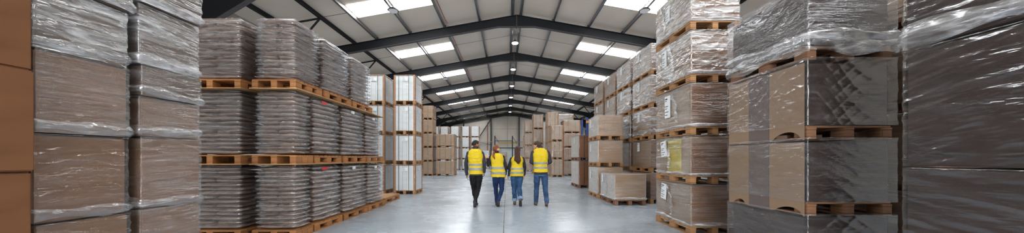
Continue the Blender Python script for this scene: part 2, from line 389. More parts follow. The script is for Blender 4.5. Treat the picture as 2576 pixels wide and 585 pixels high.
# ------------------------------------------------------------------ pallets
PM = {}
def pallet(w, d, loc, label, group, wood='wood', detail=True, rz=0):
    """w along x, d along y, 0.14 high; origin at the bottom centre"""
    e = thing('wooden_pallet', label, 'pallet', loc, rz, group)
    key = (round(w, 2), round(d, 2), wood)
    if key not in PM:
        H = .14; m = MB()
        for i in range(7):
            y = -d / 2 + d * (i + .5) / 7; hw = d / 7 * .41
            m.box(-w / 2, w / 2, y - hw, y + hw, H - .02, H)
        for x in (-w / 2 + .05, 0, w / 2 - .05): m.box(x - .05, x + .05, -d / 2, d / 2, H - .042, H - .021)
        dk = m.mesh('deck', M[wood]); dk2 = MB().box(-.05, .05, -d / 2, d / 2, 0, .02, bev=.002).mesh('skid', M[wood])
        bl = MB().box(-.05, .05, -.072, .072, .021, H - .043, bev=.004).mesh('block', M[wood])
        PM[key] = (dk, dk2, bl)
    dk, sk, bl = PM[key]
    put('deck', dk, e)
    for x in (-w / 2 + .05, 0, w / 2 - .05):
        if detail:
            put('skid', sk, e, (x, 0, 0))
            for y in (-d / 2 + .072, 0, d / 2 - .072): put('block', bl, e, (x, y, 0))
    if not detail:
        m = MB()
        for x in (-w / 2 + .05, 0, w / 2 - .05):
            m.box(x - .05, x + .05, -d / 2, d / 2, 0, .02)
            for y in (-d / 2 + .072, 0, d / 2 - .072): m.box(x - .05, x + .05, y - .072, y + .072, .021, .097)
        m.obj('block', M[wood], e)
    return e
# ------------------------------------------------------------------ film shells
def rrect(w, d, r, n):
    """n points evenly round a rounded rectangle, with outward normals"""
    L = []; per = []
    segs = []
    for (cx, cy, a0) in ((w / 2 - r, d / 2 - r, 0), (-w / 2 + r, d / 2 - r, 90), (-w / 2 + r, -d / 2 + r, 180), (w / 2 - r, -d / 2 + r, 270)):
        for i in range(5):
            a = math.radians(a0 + 90 * i / 4); segs.append((cx + r * math.cos(a), cy + r * math.sin(a), math.cos(a), math.sin(a)))
    P = np.array(segs + segs[:1]); ds = np.hypot(*(np.diff(P[:, :2], axis=0).T)); s = np.concatenate([[0], np.cumsum(ds)])
    t = np.linspace(0, s[-1], n, endpoint=False)
    out = np.stack([np.interp(t, s, P[:, i]) for i in range(4)], 1)
    nn = np.hypot(out[:, 2], out[:, 3]); out[:, 2] /= nn; out[:, 3] /= nn
    return out, t
def wrinkle(t, z, amp, per, seed, diag=.5, fz=9):
    r = np.random.default_rng(seed); D = np.zeros_like(t)
    for i in range(7):
        k = r.integers(1, 7) * 2 * PI / per; fzz = fz * (.6 + 2.2 * r.random()); s = r.choice([-1, 1]); ph = r.random() * 7
        w = np.sin(s * diag * k * t + fzz * z + ph + 1.3 * np.sin(k * .7 * t + ph * 3))
        D += (1 - np.abs(w)) ** 2.5 * r.uniform(.4, 1)
    return D / 3 * amp
def film_shell(name, w, d, h, mat, parent, z0=0, amp=.012, nt=120, nz=40, gap=.008, seed=0, top=True, body=None, diag=.5, fz=9, skirt=0):
    P, t = rrect(w + 2 * gap, d + 2 * gap, .02, nt); per = 2 * (w + d)
    zz = np.linspace(z0 - skirt, z0 + h + gap, nz + 1)
    T, Z = np.meshgrid(t, zz)
    D = wrinkle(T, Z, amp, per, seed, diag, fz)
    if body is not None: D = D + body(T, Z, P)
    X = P[None, :, 0] + P[None, :, 2] * D; Y = P[None, :, 1] + P[None, :, 3] * D
    V = np.stack([X, Y, Z], 2).reshape(-1, 3); Fc = []
    for j in range(nz):
        for i in range(nt):
            a = j * nt + i; b = j * nt + (i + 1) % nt; Fc.append((a, b, b + nt, a + nt))
    if top:
        V = list(map(tuple, V)); base = nz * nt; prev = base
        for q, sc_ in enumerate((.93, .7, .35)):
            for i in range(nt):
                x, y, z = V[base + i]; V.append((x * sc_, y * sc_, z0 + h + gap + .004 * math.sin(i * .9 + q * 2)))
            nb = len(V) - nt
            for i in range(nt): Fc.append((prev + i, prev + (i + 1) % nt, nb + (i + 1) % nt, nb + i))
            prev = nb
        Fc.append(tuple(prev + i for i in range(nt)))
    me = mesh_of(name, V, Fc, M[mat], True)
    return put(name, me, parent)
def band(w, d, z, parent, mat, hgt=.1, seed=0, gap=.02):
    """bunched film rope round a load"""
    P, t = rrect(w + 2 * gap, d + 2 * gap, .03, 140); r = np.random.default_rng(seed)
    V = []; n = len(t); per = 2 * (w + d)
    sag = sum(r.uniform(.004, .012) * np.sin(2 * PI * k * t / per + r.random() * 6) for k in (1, 2, 3))
    for j, (dz, o) in enumerate(((-.5, 0), (-.2, .014), (.1, .02), (.35, .012), (.5, 0))):
        for i in range(n):
            oo = o * (1 + .6 * math.sin(i * .8 + j)); V.append((P[i, 0] + P[i, 2] * oo, P[i, 1] + P[i, 3] * oo, z + sag[i] + dz * hgt * (1 + .3 * math.sin(i * .3 + seed))))
    Fc = [(j * n + i, j * n + (i + 1) % n, (j + 1) * n + (i + 1) % n, (j + 1) * n + i) for j in range(4) for i in range(n)]
    return put('film_band', mesh_of('film_band', V, Fc, M[mat], True), parent)
def label_part(parent, x, y, z, w, h, side, red=False, tilt=0):
    """sheet of paper on the side face (side 'x-' / 'x+' ) or the front ('y-')"""
    m = MB(); m.box(-w / 2, w / 2, -.001, .001, -h / 2, h / 2)
    rz = {'y-': 0, 'x+': PI / 2, 'x-': -PI / 2}[side]
    o = m.obj('red_label' if red else 'paper_label', M['red' if red else 'label'], parent, (x, y, z)); o.rotation_euler = (0, tilt, rz)
    if not red:
        q = MB()
        for i, (a, b) in enumerate(((.9, .5), (.8, .3), (.55, .6), (.45, .4), (.3, .7), (.16, .5))):
            hh = .035 if i else .06
            q.box(-w * .42, -w * .42 + w * .84 * b, -.0022, -.0012, h * (a - .5) - h * hh, h * (a - .5))
        q.obj('printed_lines', M['ink'], o)
    return o
# ------------------------------------------------------------------ loads
def layered_box(w, d, h, n, jit, seed, bow=0.0):
    r = np.random.default_rng(seed); V = []; Fc = []
    zs = np.linspace(0, h, n + 1)
    for i in range(n):
        jx, jy = r.normal(0, jit, 2); gw, gd = r.normal(0, jit * .6, 2)
        a, b = w / 2 + gw, d / 2 + gd
        c = .006
        ring = [(-a + c, -b), (a - c, -b), (a, -b + c), (a, b - c), (a - c, b), (-a + c, b), (-a, b - c), (-a, -b + c)]
        gp = .1 if n > 25 else .03; base = len(V)
        for z in (zs[i], zs[i + 1] - (h / n) * gp):
            V += [(x + jx, y + jy, z) for x, y in ring]
        k = 8
        Fc += [(base + q, base + (q + 1) % k, base + k + (q + 1) % k, base + k + q) for q in range(k)]
        Fc += [tuple(base + k + q for q in range(k)), tuple(base + q for q in range(k))[::-1]]
    return V, Fc
cnt = [0]
def sheets_load(w, d, h, loc, label, group, mat='sheets', film_='film', near=1, lab=None, straps=0, strapm='strapg', strap_side='y', corners=False, cover=None, seed=None, mid=0, yellow=False, diag=.5, red=False, amp=.012, label_side='x-', gridl=False, slant=0, side='side_tan'):
    cnt[0] += 1; seed = seed or cnt[0]
    e = thing('wrapped_pallet_load', label, 'pallet load', loc, 0, group)
    n = int(h / (.012 if near == 2 else .02 if near else .06)); 
    V, Fc = layered_box(w, d, h - (.012 if cover else 0), n, .0022 if near else .003, seed)
    me = mesh_of('cardboard_stack', V, Fc, [M[mat], M[side]]); nf = len(Fc) // 10 if len(Fc) % 10 == 0 else 0
    mi = ([0, 1, 1, 1, 0, 1, 1, 1, 0, 0] * (len(Fc) // 10)); me.polygons.foreach_set('material_index', mi)
    put('cardboard_stack', me, e)
    if side == 'side_grey':
        for sx in (-1, 1): MB().box(*sorted((sx * (w / 2 + .004), sx * (w / 2 + .008))), -d / 2 - .004, d / 2 + .004, 0, h - .012).obj('side_panel', M[side], e)
    if cover: MB().box(-w / 2 - .006, w / 2 + .006, -d / 2 - .006, d / 2 + .006, h - .011, h).obj('top_cover', M[cover], e)
    if yellow:
        MB().box(-w / 2 - .003, -w / 2 - .001, -.31, .15, .05, h - .03).obj('yellow_board', M['yellowc'], e)
    if mid:
        for q in range(mid):
            z = h * (q + 1) / (mid + 1); MB().box(-w / 2 - .004, w / 2 + .004, -d / 2 - .004, d / 2 + .004, z - .006, z + .006).obj('divider_board', M['brown'], e)
    if corners:
        c = .06; t = .006
        for sx in (-1, 1):
            for sy in (-1, 1):
                m = MB(); m.box(*sorted((sx * (w / 2 + t), sx * (w / 2 + t - c))), *sorted((sy * (d / 2 + .001), sy * (d / 2 + t))), 0, h)
                m.box(*sorted((sx * (w / 2 + .001), sx * (w / 2 + t))), *sorted((sy * (d / 2 + t), sy * (d / 2 - c))), 0, h); m.obj('corner_board', M['corner'], e)
    sw = .012
    for i in range(straps):
        f = (i + 1) / (straps + 1); f = .5 + (f - .5) * 1.25
        if 'y' in strap_side:
            x = -w / 2 + w * f; m = MB()
            for yy in (-d / 2 - .005, d / 2 + .002): m.box(x - sw, x + sw, yy, yy + .003, 0, h)
            m.box(x - sw, x + sw, -d / 2 - .005, d / 2 + .005, h, h + .003); m.obj('strap', M[strapm], e)
        if 'x' in strap_side:
            y = -d / 2 + d * f; m = MB()
            for xx in (-w / 2 - .005, w / 2 + .002): m.box(xx, xx + .003, y - sw, y + sw, 0, h)
            m.box(-w / 2 - .005, w / 2 + .005, y - sw, y + sw, h + .0035, h + .006); m.obj('strap', M[strapm], e)
    nt, nz = {2: (220, 90), 1: (140, 50), 0: (60, 16)}[near]
    if film_: film_shell('stretch_film', w, d, h + .01, film_, e, 0, amp, nt, nz, .012, seed, diag=diag, skirt=0)
    if film_ and near == 2:
        band(w, d, .035, e, 'film_thick', .05, seed, .022)
        # loose tail of film hanging down the aisle side
        r = np.random.default_rng(seed + 900); s = -1 if label_side == 'x-' else 1
        y0 = r.uniform(-d * .2, d * .3); m = MB(); nn = 14; V = []
        for i in range(nn + 1):
            f = i / nn; yy = y0 - f * r.uniform(.05, .1) * 2 + .03 * math.sin(f * 9); zz = h * (.95 - .8 * f); ww = .02 + .03 * abs(math.sin(f * 5 + seed))
            for q in range(4): V.append((s * (w / 2 + .03 + .012 * math.sin(q * 2 + i)), yy + (q / 3 - .5) * ww * 2, zz))
        Fc = [(i * 4 + q, i * 4 + q + 1, i * 4 + q + 5, i * 4 + q + 4) for i in range(nn) for q in range(3)]
        put('film_tail', mesh_of('film_tail', V, Fc, M['film_thick'], True), e)
    if lab:
        s = -1 if label_side == 'x-' else 1
        if label_side == 'y-': label_part(e, -w / 2 + w * lab[0], -d / 2 - .016, h * lab[1], lab[2], lab[3], 'y-', tilt=lab[4] if len(lab) > 4 else 0)
        else: label_part(e, s * (w / 2 + .024), -d / 2 + d * lab[0], h * lab[1], lab[2], lab[3], label_side, tilt=lab[4] if len(lab) > 4 else 0)
    return e
def paper_load(w, d, h, loc, label, group, near=1, cols=5, rows=4, strap=2, seed=None):
    cnt[0] += 1; seed = seed or cnt[0]
    e = thing('paper_pallet_load', label, 'pallet load', loc, 0, group)
    r = np.random.default_rng(seed)
    m = MB(); a = w / cols; cd = max(2, round(d / .3)); b = d / cd; c = (h - .02) / rows
    m.box(-w / 2 + .012, w / 2 - .012, -d / 2 + .012, d / 2 - .012, 0, h - .02)
    for i in range(cols):
        for kx in range(rows):
            for (yy0, yy1) in ((-d / 2, -d / 2 + .05), (d / 2 - .05, d / 2)):
                m.box(-w / 2 + a * i + .003, -w / 2 + a * (i + 1) - .003, yy0, yy1, c * kx + .003, c * (kx + 1) - .003)
    for i in range(cd):
        for kx in range(rows):
            for (xx0, xx1) in ((-w / 2, -w / 2 + .04), (w / 2 - .04, w / 2)):
                m.box(xx0, xx1, -d / 2 + b * i + .003, -d / 2 + b * (i + 1) - .003, c * kx + .003, c * (kx + 1) - .003)
    m.obj('paper_packs', M['paperw'], e)
    MB().box(-w / 2 - .006, w / 2 + .006, -d / 2 - .006, d / 2 + .006, h - .019, h - .002).obj('top_cover', M['corner'], e)
    cc = .07
    for sx in (-1, 1):
        for sy in (-1, 1):
            m = MB(); m.box(*sorted((sx * (w / 2 + .008), sx * (w / 2 + .008 - cc))), *sorted((sy * (d / 2 + .001), sy * (d / 2 + .008))), 0, h)
            m.box(*sorted((sx * (w / 2 + .001), sx * (w / 2 + .008))), *sorted((sy * (d / 2 + .008), sy * (d / 2 - cc * 1.3))), 0, h); m.obj('corner_board', M['corner'], e)
    for x in ([-w * .27, w * .2] if strap else []):
        m = MB(); m.box(x - .009, x + .009, -d / 2 - .012, -d / 2 - .006, 0, h); m.box(x - .009, x + .009, d / 2 + .002, d / 2 + .009, 0, h); m.box(x - .009, x + .009, -d / 2 - .012, d / 2 + .009, h, h + .003)
        m.obj('strap', M['strapg'], e)
    nt, nz = {1: (140, 40), 0: (60, 14)}[near]
    film_shell('stretch_film', w, d, h + .012, 'film_light', e, 0, .012, nt, nz, .014, seed, skirt=0)
    label_part(e, w * .03, -d / 2 - .032, h * .84, w * .26, h * .13, 'y-')
    if near: label_part(e, w / 2 + .03, -d * .1, h * .84, d * .2, h * .11, 'x+')
    return e
# bags
def bag_mesh(w, d, h, seed, nu=30, nv=14):
    """a slack pillow of w x d x h lying flat: pinched seams at its two x ends"""
    r = np.random.default_rng(seed); V = []; Fc = []
    ph = r.random(8) * 6
    for j in range(nv + 1):
        v = -PI / 2 + PI * j / nv
        for i in range(nu):
            u = 2 * PI * i / nu
            sp = lambda c, e: math.copysign(abs(c) ** e, c)
            cu, su, cv, sv = math.cos(u), math.sin(u), math.cos(v), math.sin(v)
            x = w / 2 * sp(cv, .5) * sp(cu, .42); y = d / 2 * sp(cv, .5) * sp(su, .42); z = h / 2 * sp(sv, .95)
            q = .006 * math.sin(9 * x / w * 3 + ph[0]) + .007 * math.sin(17 * y / d + ph[1] + 4 * z / h) + .004 * math.sin(31 * x + ph[2] + 23 * y)
            k = 1 + q
            edge = (abs(x) / (w / 2)) ** 6 + (abs(y) / (d / 2)) ** 6
            z += h * .14 * math.sin(7 * x + ph[3]) * math.sin(6 * y + ph[4]) - h * .10 * edge
            x += .016 * math.sin(11 * y + ph[5] + 30 * z); y += .012 * math.sin(12 * x + ph[6] + 26 * z)
            V.append((x * k, y * k, z))
    for j in range(nv):
        for i in range(nu):
            a = j * nu + i; b = j * nu + (i + 1) % nu; Fc.append((a, b, b + nu, a + nu))
    return mesh_of('bag', V, Fc, M['bag'], True)
BM = {}
def bag_load(w, d, h, loc, label, group, layers=12, red=False, seed=None, film_='film_bag', rz=0, lab=False, flat=False, lean=0):
    cnt[0] += 1; seed = seed or cnt[0]; r = np.random.default_rng(seed)
    e = thing('bag_pallet_load', label, 'pallet load', loc, rz, group)
    key = (round(w, 2), round(d, 2), layers)
    t = h / layers
    if key not in BM:
        BM[key] = [[bag_mesh(w * 1.0, d / 2 * 1.0, t * 1.16, 10 + i) for i in range(2)], [bag_mesh(w / 2 * 1.0, d * 1.0, t * 1.16, 20 + i) for i in range(2)]]
    A, B = BM[key]
    offs = r.normal(0, .006, (layers, 2))
    for k in range(layers):
        ox, oy = offs[k]; s = 1 + .02 * math.sin(PI * (k + .5) / layers) - (.05 if k == layers - 1 else 0)
        ox += lean * (k / layers) ** 1.5
        for q in (-1, 1):
            me = (A if k % 2 == 0 else B)[r.integers(0, 2)]
            p = (ox, oy + q * d / 4, t * (k + .5)) if k % 2 == 0 else (ox + q * w / 4, oy, t * (k + .5))
            put('bag', me, e, p, (r.normal(0, .008), r.normal(0, .008), (PI if r.random() < .5 else 0) + r.normal(0, .012)), (s, s, 1))
    def body(T, Z, P):
        ph = Z / t
        bulge = -.03 + .066 * np.abs(np.sin(PI * ph)) ** .7 + .012 * np.sin(T * 5 + np.floor(ph) * 2.3) * np.abs(np.sin(PI * ph))
        kk = np.clip(np.floor(ph).astype(int), 0, layers - 1)
        ox = offs[kk, 0] + lean * (kk / layers) ** 1.5; oy = offs[kk, 1]
        topin = np.clip((Z - (h - t * .8)) / (t * .8), 0, 1) * .05
        return bulge - topin + ox * P[None, :, 2] + oy * P[None, :, 3]
    film_shell('stretch_film', w, d, h, film_, e, 0, .008, 200, layers * 10, .012, seed, body=body, diag=.4, fz=6)
    if red: label_part(e, w / 2 * .6, -d / 2 - .055, h - t * .7, .14, .05, 'y-', True); label_part(e, w / 2 + .055, -d * .2, h - t * .7, .16, .05, 'x+', True)
    if lab: label_part(e, w / 2 + .06, -d * .15, h - t * .9, .13, .06, 'x+')
    return e
# ------------------------------------------------------------------ layout
def carton_load(w, d, h, loc, label, group, rows=1, cols=1, deep=1, mat='kraft', film_='film', bands=(), seed=None, near=1, amp=.014, diag=.5, fz=9, tape=True, gap=.012, boards=()):
    cnt[0] += 1; seed = seed or cnt[0]; r = np.random.default_rng(seed)
    e = thing('wrapped_carton_load', label, 'pallet load', loc, 0, group)
    a, b, c = w / cols, d / deep, h / rows; bm_ = None
    for k in range(rows):
        for i in range(cols):
            for j in range(deep):
                if bm_ is None:
                    m = MB(); m.box(-a / 2 + .004, a / 2 - .004, -b / 2 + .004, b / 2 - .004, 0.002, c - .002, bev=.008)
                    bm_ = m.mesh('carton', M[mat])
                    t = MB(); t.box(-.03, .03, -b / 2 + .002, -b / 2 + .0035, c * .78, c); t.box(-.03, .03, b / 2 - .0035, b / 2 - .002, c * .78, c); t.box(-a / 2 + .002, -a / 2 + .0035, -.03, .03, 0.0, c); t.box(a / 2 - .0035, a / 2 - .002, -.03, .03, 0, c)
                    tp = t.mesh('tape', M['tape'])
                o = put('carton', bm_, e, (-w / 2 + a * (i + .5) + r.normal(0, .004), -d / 2 + b * (j + .5) + r.normal(0, .004), c * k))
                if tape: put('tape', tp, o)
    nt, nz = {2: (260, 90), 1: (140, 50)}[near]
    if film_: film_shell('stretch_film', w, d, h, film_, e, 0, amp, nt, nz, gap, seed, diag=diag, fz=fz, skirt=0)
    for (ya, yb, na, nb_, nh) in boards:           # loose boards on the aisle side, reaching down over the pallet, with torn arches
        zb = -.15; P_ = [(ya, h), (ya, zb)]
        if nh: P_ += [(na + (nb_ - na) * t / 12, zb + .012 + nh * math.sin(PI * t / 12) ** .6 * (1 - .35 * t / 12)) for t in range(13)]
        P_ += [(yb, zb), (yb, h)]; n_ = len(P_); x_ = -w / 2 - .032
        V = [(x_, y - d / 2, z) for y, z in P_] + [(x_ + .006, y - d / 2, z) for y, z in P_]
        Fc = [tuple(range(n_)), tuple(range(2 * n_ - 1, n_ - 1, -1))] + [(i, n_ + i, n_ + (i + 1) % n_, (i + 1) % n_) for i in range(n_)]
        MB().add(V, Fc).obj('side_board', M['mauve_board' if .4 < ya < .5 else 'side_board'], e)
    for q, (z, hh) in enumerate(bands): band(w, d, z, e, 'film_thick', hh, seed + q, gap + .008)
    return e
TW = {1: ['only'], 2: ['bottom', 'top'], 3: ['bottom', 'middle', 'top'], 4: ['bottom', 'second', 'third', 'top'], 5: ['bottom', 'second', 'third', 'fourth', 'top']}
def tower(x0, x1, y0, y1, zs, fn, look, where, grp, wood='wood', detail=True, pal=True, dx=(0,) * 9, pgroup=None, **kw):
    n = len(zs) - 1; w, d = x1 - x0, y1 - y0; cx, cy = (x0 + x1) / 2, (y0 + y1) / 2
    for i in range(n):
        tw = TW[n][i]; z = zs[i]
        ph = .14 if pal else 0
        x = cx + dx[i]
        if pal:
            pallet(w, d, (x, cy, z), '%s pallet under %s load of %s' % ({'wood': 'pine', 'wood_dark': 'weathered', 'wood_orange': 'orange-brown'}[wood], tw, where) if n > 1 else 'pallet under %s' % where, 'pallets of ' + grp, wood, detail)
        k = {a: (b[i] if isinstance(b, list) else b) for a, b in kw.items()}
        lk = look[i] if isinstance(look, list) else look
        lb = ('%s, %s of %s' % (lk, tw, where)) if n > 1 else '%s, %s' % (lk, where)
        if fn is bag_load: k.setdefault('layers', 12)
        fn(w - .03, d - .03, zs[i + 1] - z - ph - (.031 if ph else .022), (x, cy, z + ph + .001), lb, grp, **k)

R_ = lambda a, b: (a + b) / 2
# ---- right side, near to far
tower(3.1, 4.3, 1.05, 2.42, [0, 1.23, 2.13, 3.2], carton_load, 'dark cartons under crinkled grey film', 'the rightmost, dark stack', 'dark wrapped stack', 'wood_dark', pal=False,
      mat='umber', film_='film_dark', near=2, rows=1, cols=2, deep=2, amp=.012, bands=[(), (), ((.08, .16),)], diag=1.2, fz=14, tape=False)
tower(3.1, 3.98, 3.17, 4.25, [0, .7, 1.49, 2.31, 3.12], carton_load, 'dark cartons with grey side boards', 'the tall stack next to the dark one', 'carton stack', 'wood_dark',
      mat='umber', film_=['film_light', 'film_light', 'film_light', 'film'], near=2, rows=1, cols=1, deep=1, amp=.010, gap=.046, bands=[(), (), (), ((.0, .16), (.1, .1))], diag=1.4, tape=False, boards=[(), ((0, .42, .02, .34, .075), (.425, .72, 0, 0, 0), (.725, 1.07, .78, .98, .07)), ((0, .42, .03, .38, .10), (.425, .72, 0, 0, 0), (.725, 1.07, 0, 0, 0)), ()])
tower(3.1, 3.95, 5.18, 6.38, [0, .86, 1.69, 2.575, 3.47, 4.36], sheets_load,
      ['clear-wrapped cardboard sheets with a slanting label', 'clear-wrapped cardboard sheets with a yellow patch', 'clear-wrapped cardboard sheets with a tall label', 'heavily wrapped shiny cardboard sheets', 'shiny film-wrapped cardboard sheets under the roof'],
      'the five-high stack beside the floor', 'five-high cardboard stack', near=2, film_=['film', 'film', 'film', 'film_thick', 'film_thick'], yellow=[False, True, False, False, False],
      lab=[(.72, .74, .2, .3, .12), (.72, .72, .22, .3, -.12), (.6, .62, .2, .42, .0), (.7, .7, .16, .3, 0), (.6, .6, .16, .3, 0)], amp=[.01, .01, .013, .02, .02], diag=[.5, .5, .6, 1, 1])
sheets_load(.86, 1.22, .7, (3.41, 9.08, .145), 'low film-wrapped block of cardboard sheets standing alone on the floor', 'front low load', near=2, film_='film', lab=(.8, .8, .16, .24, 0), side='side_grey', seed=77, mat='box', cover='box')
pallet(.86, 1.25, (3.41, 9.08, 0), 'dark pallet under the single low cardboard block on the floor', 'front low load', 'wood_dark')
tower(2.96, 3.8, 10.0, 11.1, [0, 1.03, 1.9, 2.72], sheets_load, 'film-wrapped brown cardboard sheets', 'the three-high stack behind the low block', 'three-high stack', near=1, film_='film', lab=(.7, .7, .13, .26, 0), amp=.014, side='side_grey', mat='box')
zsT = [0, .9, 1.84, 2.75, 3.68, 4.58]
for j, (ya, yb, wh, ds) in enumerate(((8.75, 10.0, 'the second-row stack behind the low block', 0), (10.22, 11.45, 'the second-row stack behind the three-high one', 1), (11.62, 12.85, 'the fourth tall stack along the right row', 2), (13.1, 14.4, 'the farthest tall stack along the right row', 3))):
    tower(4.1, 4.95, ya, yb, zsT, sheets_load, 'labelled load in shiny film' if j < 2 else 'brown two-layer load', wh, 'second-row cardboard stacks', near=1,
          film_=['film', 'film', 'film_thick', 'film_thick', 'film_thick'] if j < 2 else 'film', lab=(.62, .78, .16, .26, 0), mid=0 if j < 2 else 1, mat='sheets' if j < 2 else 'brown', amp=[.012, .012, .016, .02, .02])
tower(3.16, 4.05, 13.5, 15.0, [0, 1.21, 2.34], sheets_load, 'dark brown board load with black straps', 'the two-high strapped stack', 'black-strapped stack', 'wood_dark', near=1, mat='brown', film_='film_light', straps=2, strapm='strapk', strap_side='xy', cover='brown', side='side_grey', lab=[None, (.5, .78, .12, .28, 0)])
far = dict(near=0, mat='box', straps=2, corners=True, strap_side='y', detail=False)
tower(3.15, 4.0, 21.7, 22.9, [0, 1.24, 2.5, 3.65], sheets_load, 'green-strapped board load in film', 'the three-high green-strapped right stack', 'far strapped board loads', film_='film', **far)
tower(3.15, 4.0, 23.7, 24.9, [0, 1.22, 2.45, 3.67, 4.89], sheets_load, 'green-strapped board load', 'the four-high stack right behind the three-high', 'far strapped board loads', film_='film', **far)
tower(4.3, 5.6, 23.2, 24.4, [0, 1.1, 2.1, 3.2, 4.2], sheets_load, 'wide strapped board load', 'the wide far right stack', 'far strapped board loads', film_='film', **far)
tower(4.35, 5.7, 26, 27.2, [0, 1.26, 2.52, 3.79, 5.06], sheets_load, 'wide board load', 'the wide stack peeking over others at far right', 'far strapped board loads', film_='film_thick', **far)
tower(2.27, 3.15, 26.2, 27.4, [0, 1.26, 2.52, 3.79, 5.05], sheets_load, 'strapped brown board load', 'the far four-high stack behind the rightmost worker', 'far strapped board loads', film_='film', **far)
tower(1.84, 2.65, 31, 32.2, [0, 1.28, 2.56, 3.84, 5.13], sheets_load, 'small distant board load', 'the farthest four-high right stack', 'far strapped board loads', film_='film', **far)
tower(1.97, 2.8, 36, 37.2, [0, 1.28, 2.56, 3.85], sheets_load, 'pale distant load', 'the sliver-thin stack before the end wall', 'far strapped board loads', film_='film_thick', **far)

tower(4.35, 5.25, 3.1, 4.4, [0, .9, 1.8, 2.7, 3.5], sheets_load, 'shadowed brown load', 'the hidden stack in the gap beside the dark one', 'hidden stacks', 'wood_dark', near=0, mat='brown', film_='film_light', detail=False)  # this stack and the next are added to keep the gaps dark
tower(4.25, 5.1, 5.2, 6.4, [0, .9, 1.8, 2.7, 3.6], sheets_load, 'shadowed brown load', 'the stack hidden behind the five-high one', 'hidden stacks', 'wood_dark', near=0, mat='brown', film_='film_light', detail=False)
# ---- left side, near to far
zz = [0, .6, 1.2, 1.9, 2.55, 3.2]
bx = MB().box(-.5, .5, -.455, .455, 0, 1, bev=.006)
for i in range(5):
    h = zz[i + 1] - zz[i]
    m = MB().box(-.5, .5, -.455, .455, 0.002, h - .003, bev=.01)
    o = put('cardboard_carton', m.mesh('cardboard_carton', M['orange_card']), None, (-3.8 + (.012, -.01, .012, -.008, .01)[i], 1.69, zz[i]))
    tag(o, 'plain orange-brown carton, %s of the unwrapped pile at the left edge' % TW[5][i], 'carton', 'unwrapped cartons')
    MB().box(.4995, .5012, -.03, .03, 0.01, h - .01).obj('tape', M['tape'], o)
    MB().box(.4995, .5012, .20, .204, 0.01, h - .01).obj('board_edge', M['brown'], o)
zz = [0, .14, .81, 1.48, 2.11, 2.6, 3.25]
def carton_column(x0, x1, y0, y1, zz, look, wh, grp, mats, films, dxs, seed):
    for i in range(len(zz) - 1):
        n = len(zz) - 1; nm = ['bottom', 'second', 'third', 'fourth', 'fifth', 'sixth'][i] if i < n - 1 else 'top'
        carton_load(x1 - x0, y1 - y0, zz[i + 1] - zz[i] - .016, ((x0 + x1) / 2 + dxs[i], (y0 + y1) / 2, zz[i] + .001), '%s, %s of %s' % (look, nm, wh), grp,
                    mat=mats[i], film_=films[i], near=2, bands=((.055, .08),) if i else (), amp=.015, seed=seed + i, diag=.25, fz=16, gap=.01, tape=False)
pallet(.95, .6, (-3.88, 2.51, 0), 'pallet under the film-wrapped carton pile beside the orange cartons', 'left carton piles')
pallet(.9, .6, (-3.86, 3.13, 0), 'pallet under the carton pile touching the grey sack rows', 'left carton piles')
carton_column(-4.3, -3.4, 2.22, 2.77, [.14, .81, 1.48, 2.10, 2.6, 3.25], 'brown carton under milky film', 'the wrapped pile beside the orange cartons', 'left wrapped cartons', ['kraft', 'kraft', 'kraft', 'carton', 'carton'], ['film_light', 'film_light', 'film', 'film_thick', 'film_thick'], (.0, -.02, -.01, -.03, .02), 300)
carton_column(-4.3, -3.42, 2.875, 3.42, [.14, .82, 1.5, 1.88, 2.18, 2.75, 3.3], 'brown carton wrapped in pale film', 'the pile touching the sack rows', 'left wrapped cartons', ['kraft', 'kraft', 'kraft', 'carton', 'carton', 'carton'], ['film', 'film', 'film', 'film', 'film_thick', 'film_thick'], (0, .01, -.01, .015, -.015, .02), 320)

BW = dict(wood='wood_orange')
def bagtower(x0, x1, ys, zs, wh, layers, reds=(), labs=(), leans=(0, 0, 0)):
    for i in range(3):
        y0, y1 = ys[i]; tw = TW[3][i]; w, d = x1 - x0, y1 - y0; cx, cy = (x0 + x1) / 2, (y0 + y1) / 2
        dz = zs[i]
        if i:
            o = tag(MB().box(-w / 2 - .03, w / 2 + .045, -d / 2 - .03, d / 2 + .03, 0, .016, bev=.003).obj('plywood_sheet', M['ply' if w > 0 else 'ply'], None, (cx, cy, dz)),
                'thin plywood sheet under the %s tier pallet of %s' % (tw, wh), 'plywood sheet', 'plywood sheets between sack tiers')
            dz += .017
        pallet(w + .02, d, (cx, cy, dz), 'orange-brown pallet under the %s sacks of %s' % (tw, wh), 'pallets under the sacks', 'wood_orange')
        h = zs[i + 1] - dz - .145 - (.0 if i == 2 else 0.0)
        bag_load(w - .11, d - .14, h - .034, (cx, cy, dz + .156), 'grey sacks in clear film, %s tier of %s' % (tw, wh), 'sack loads', layers[i] if isinstance(layers, (list, tuple)) else layers, red=i in reds, lab=i in labs, lean=leans[i])
Z3 = [0, 1.19, 2.40, 3.58]
bagtower(-5.22, -4.25, [(4.9, 5.6)] * 3, Z3, 'the sack stack against the brown cartons', 15)
bagtower(-4.07, -3.38, [(4.92, 5.36), (4.92, 5.36), (4.92, 5.62)], Z3, 'the second sack stack from the cartons', 15)
bagtower(-4.25, -3.38, [(5.42, 6.32), (5.42, 6.28), (5.72, 6.68)], Z3, 'the third sack stack from the cartons', 12, reds=(0, 1), leans=(0, 0, 0))
bagtower(-4.25, -3.38, [(6.42, 7.46), (6.40, 7.36), (6.78, 7.72)], Z3, 'the fourth sack stack from the cartons', 12, labs=(0, 1))
for i in range(2):
    pass
w_ = 1
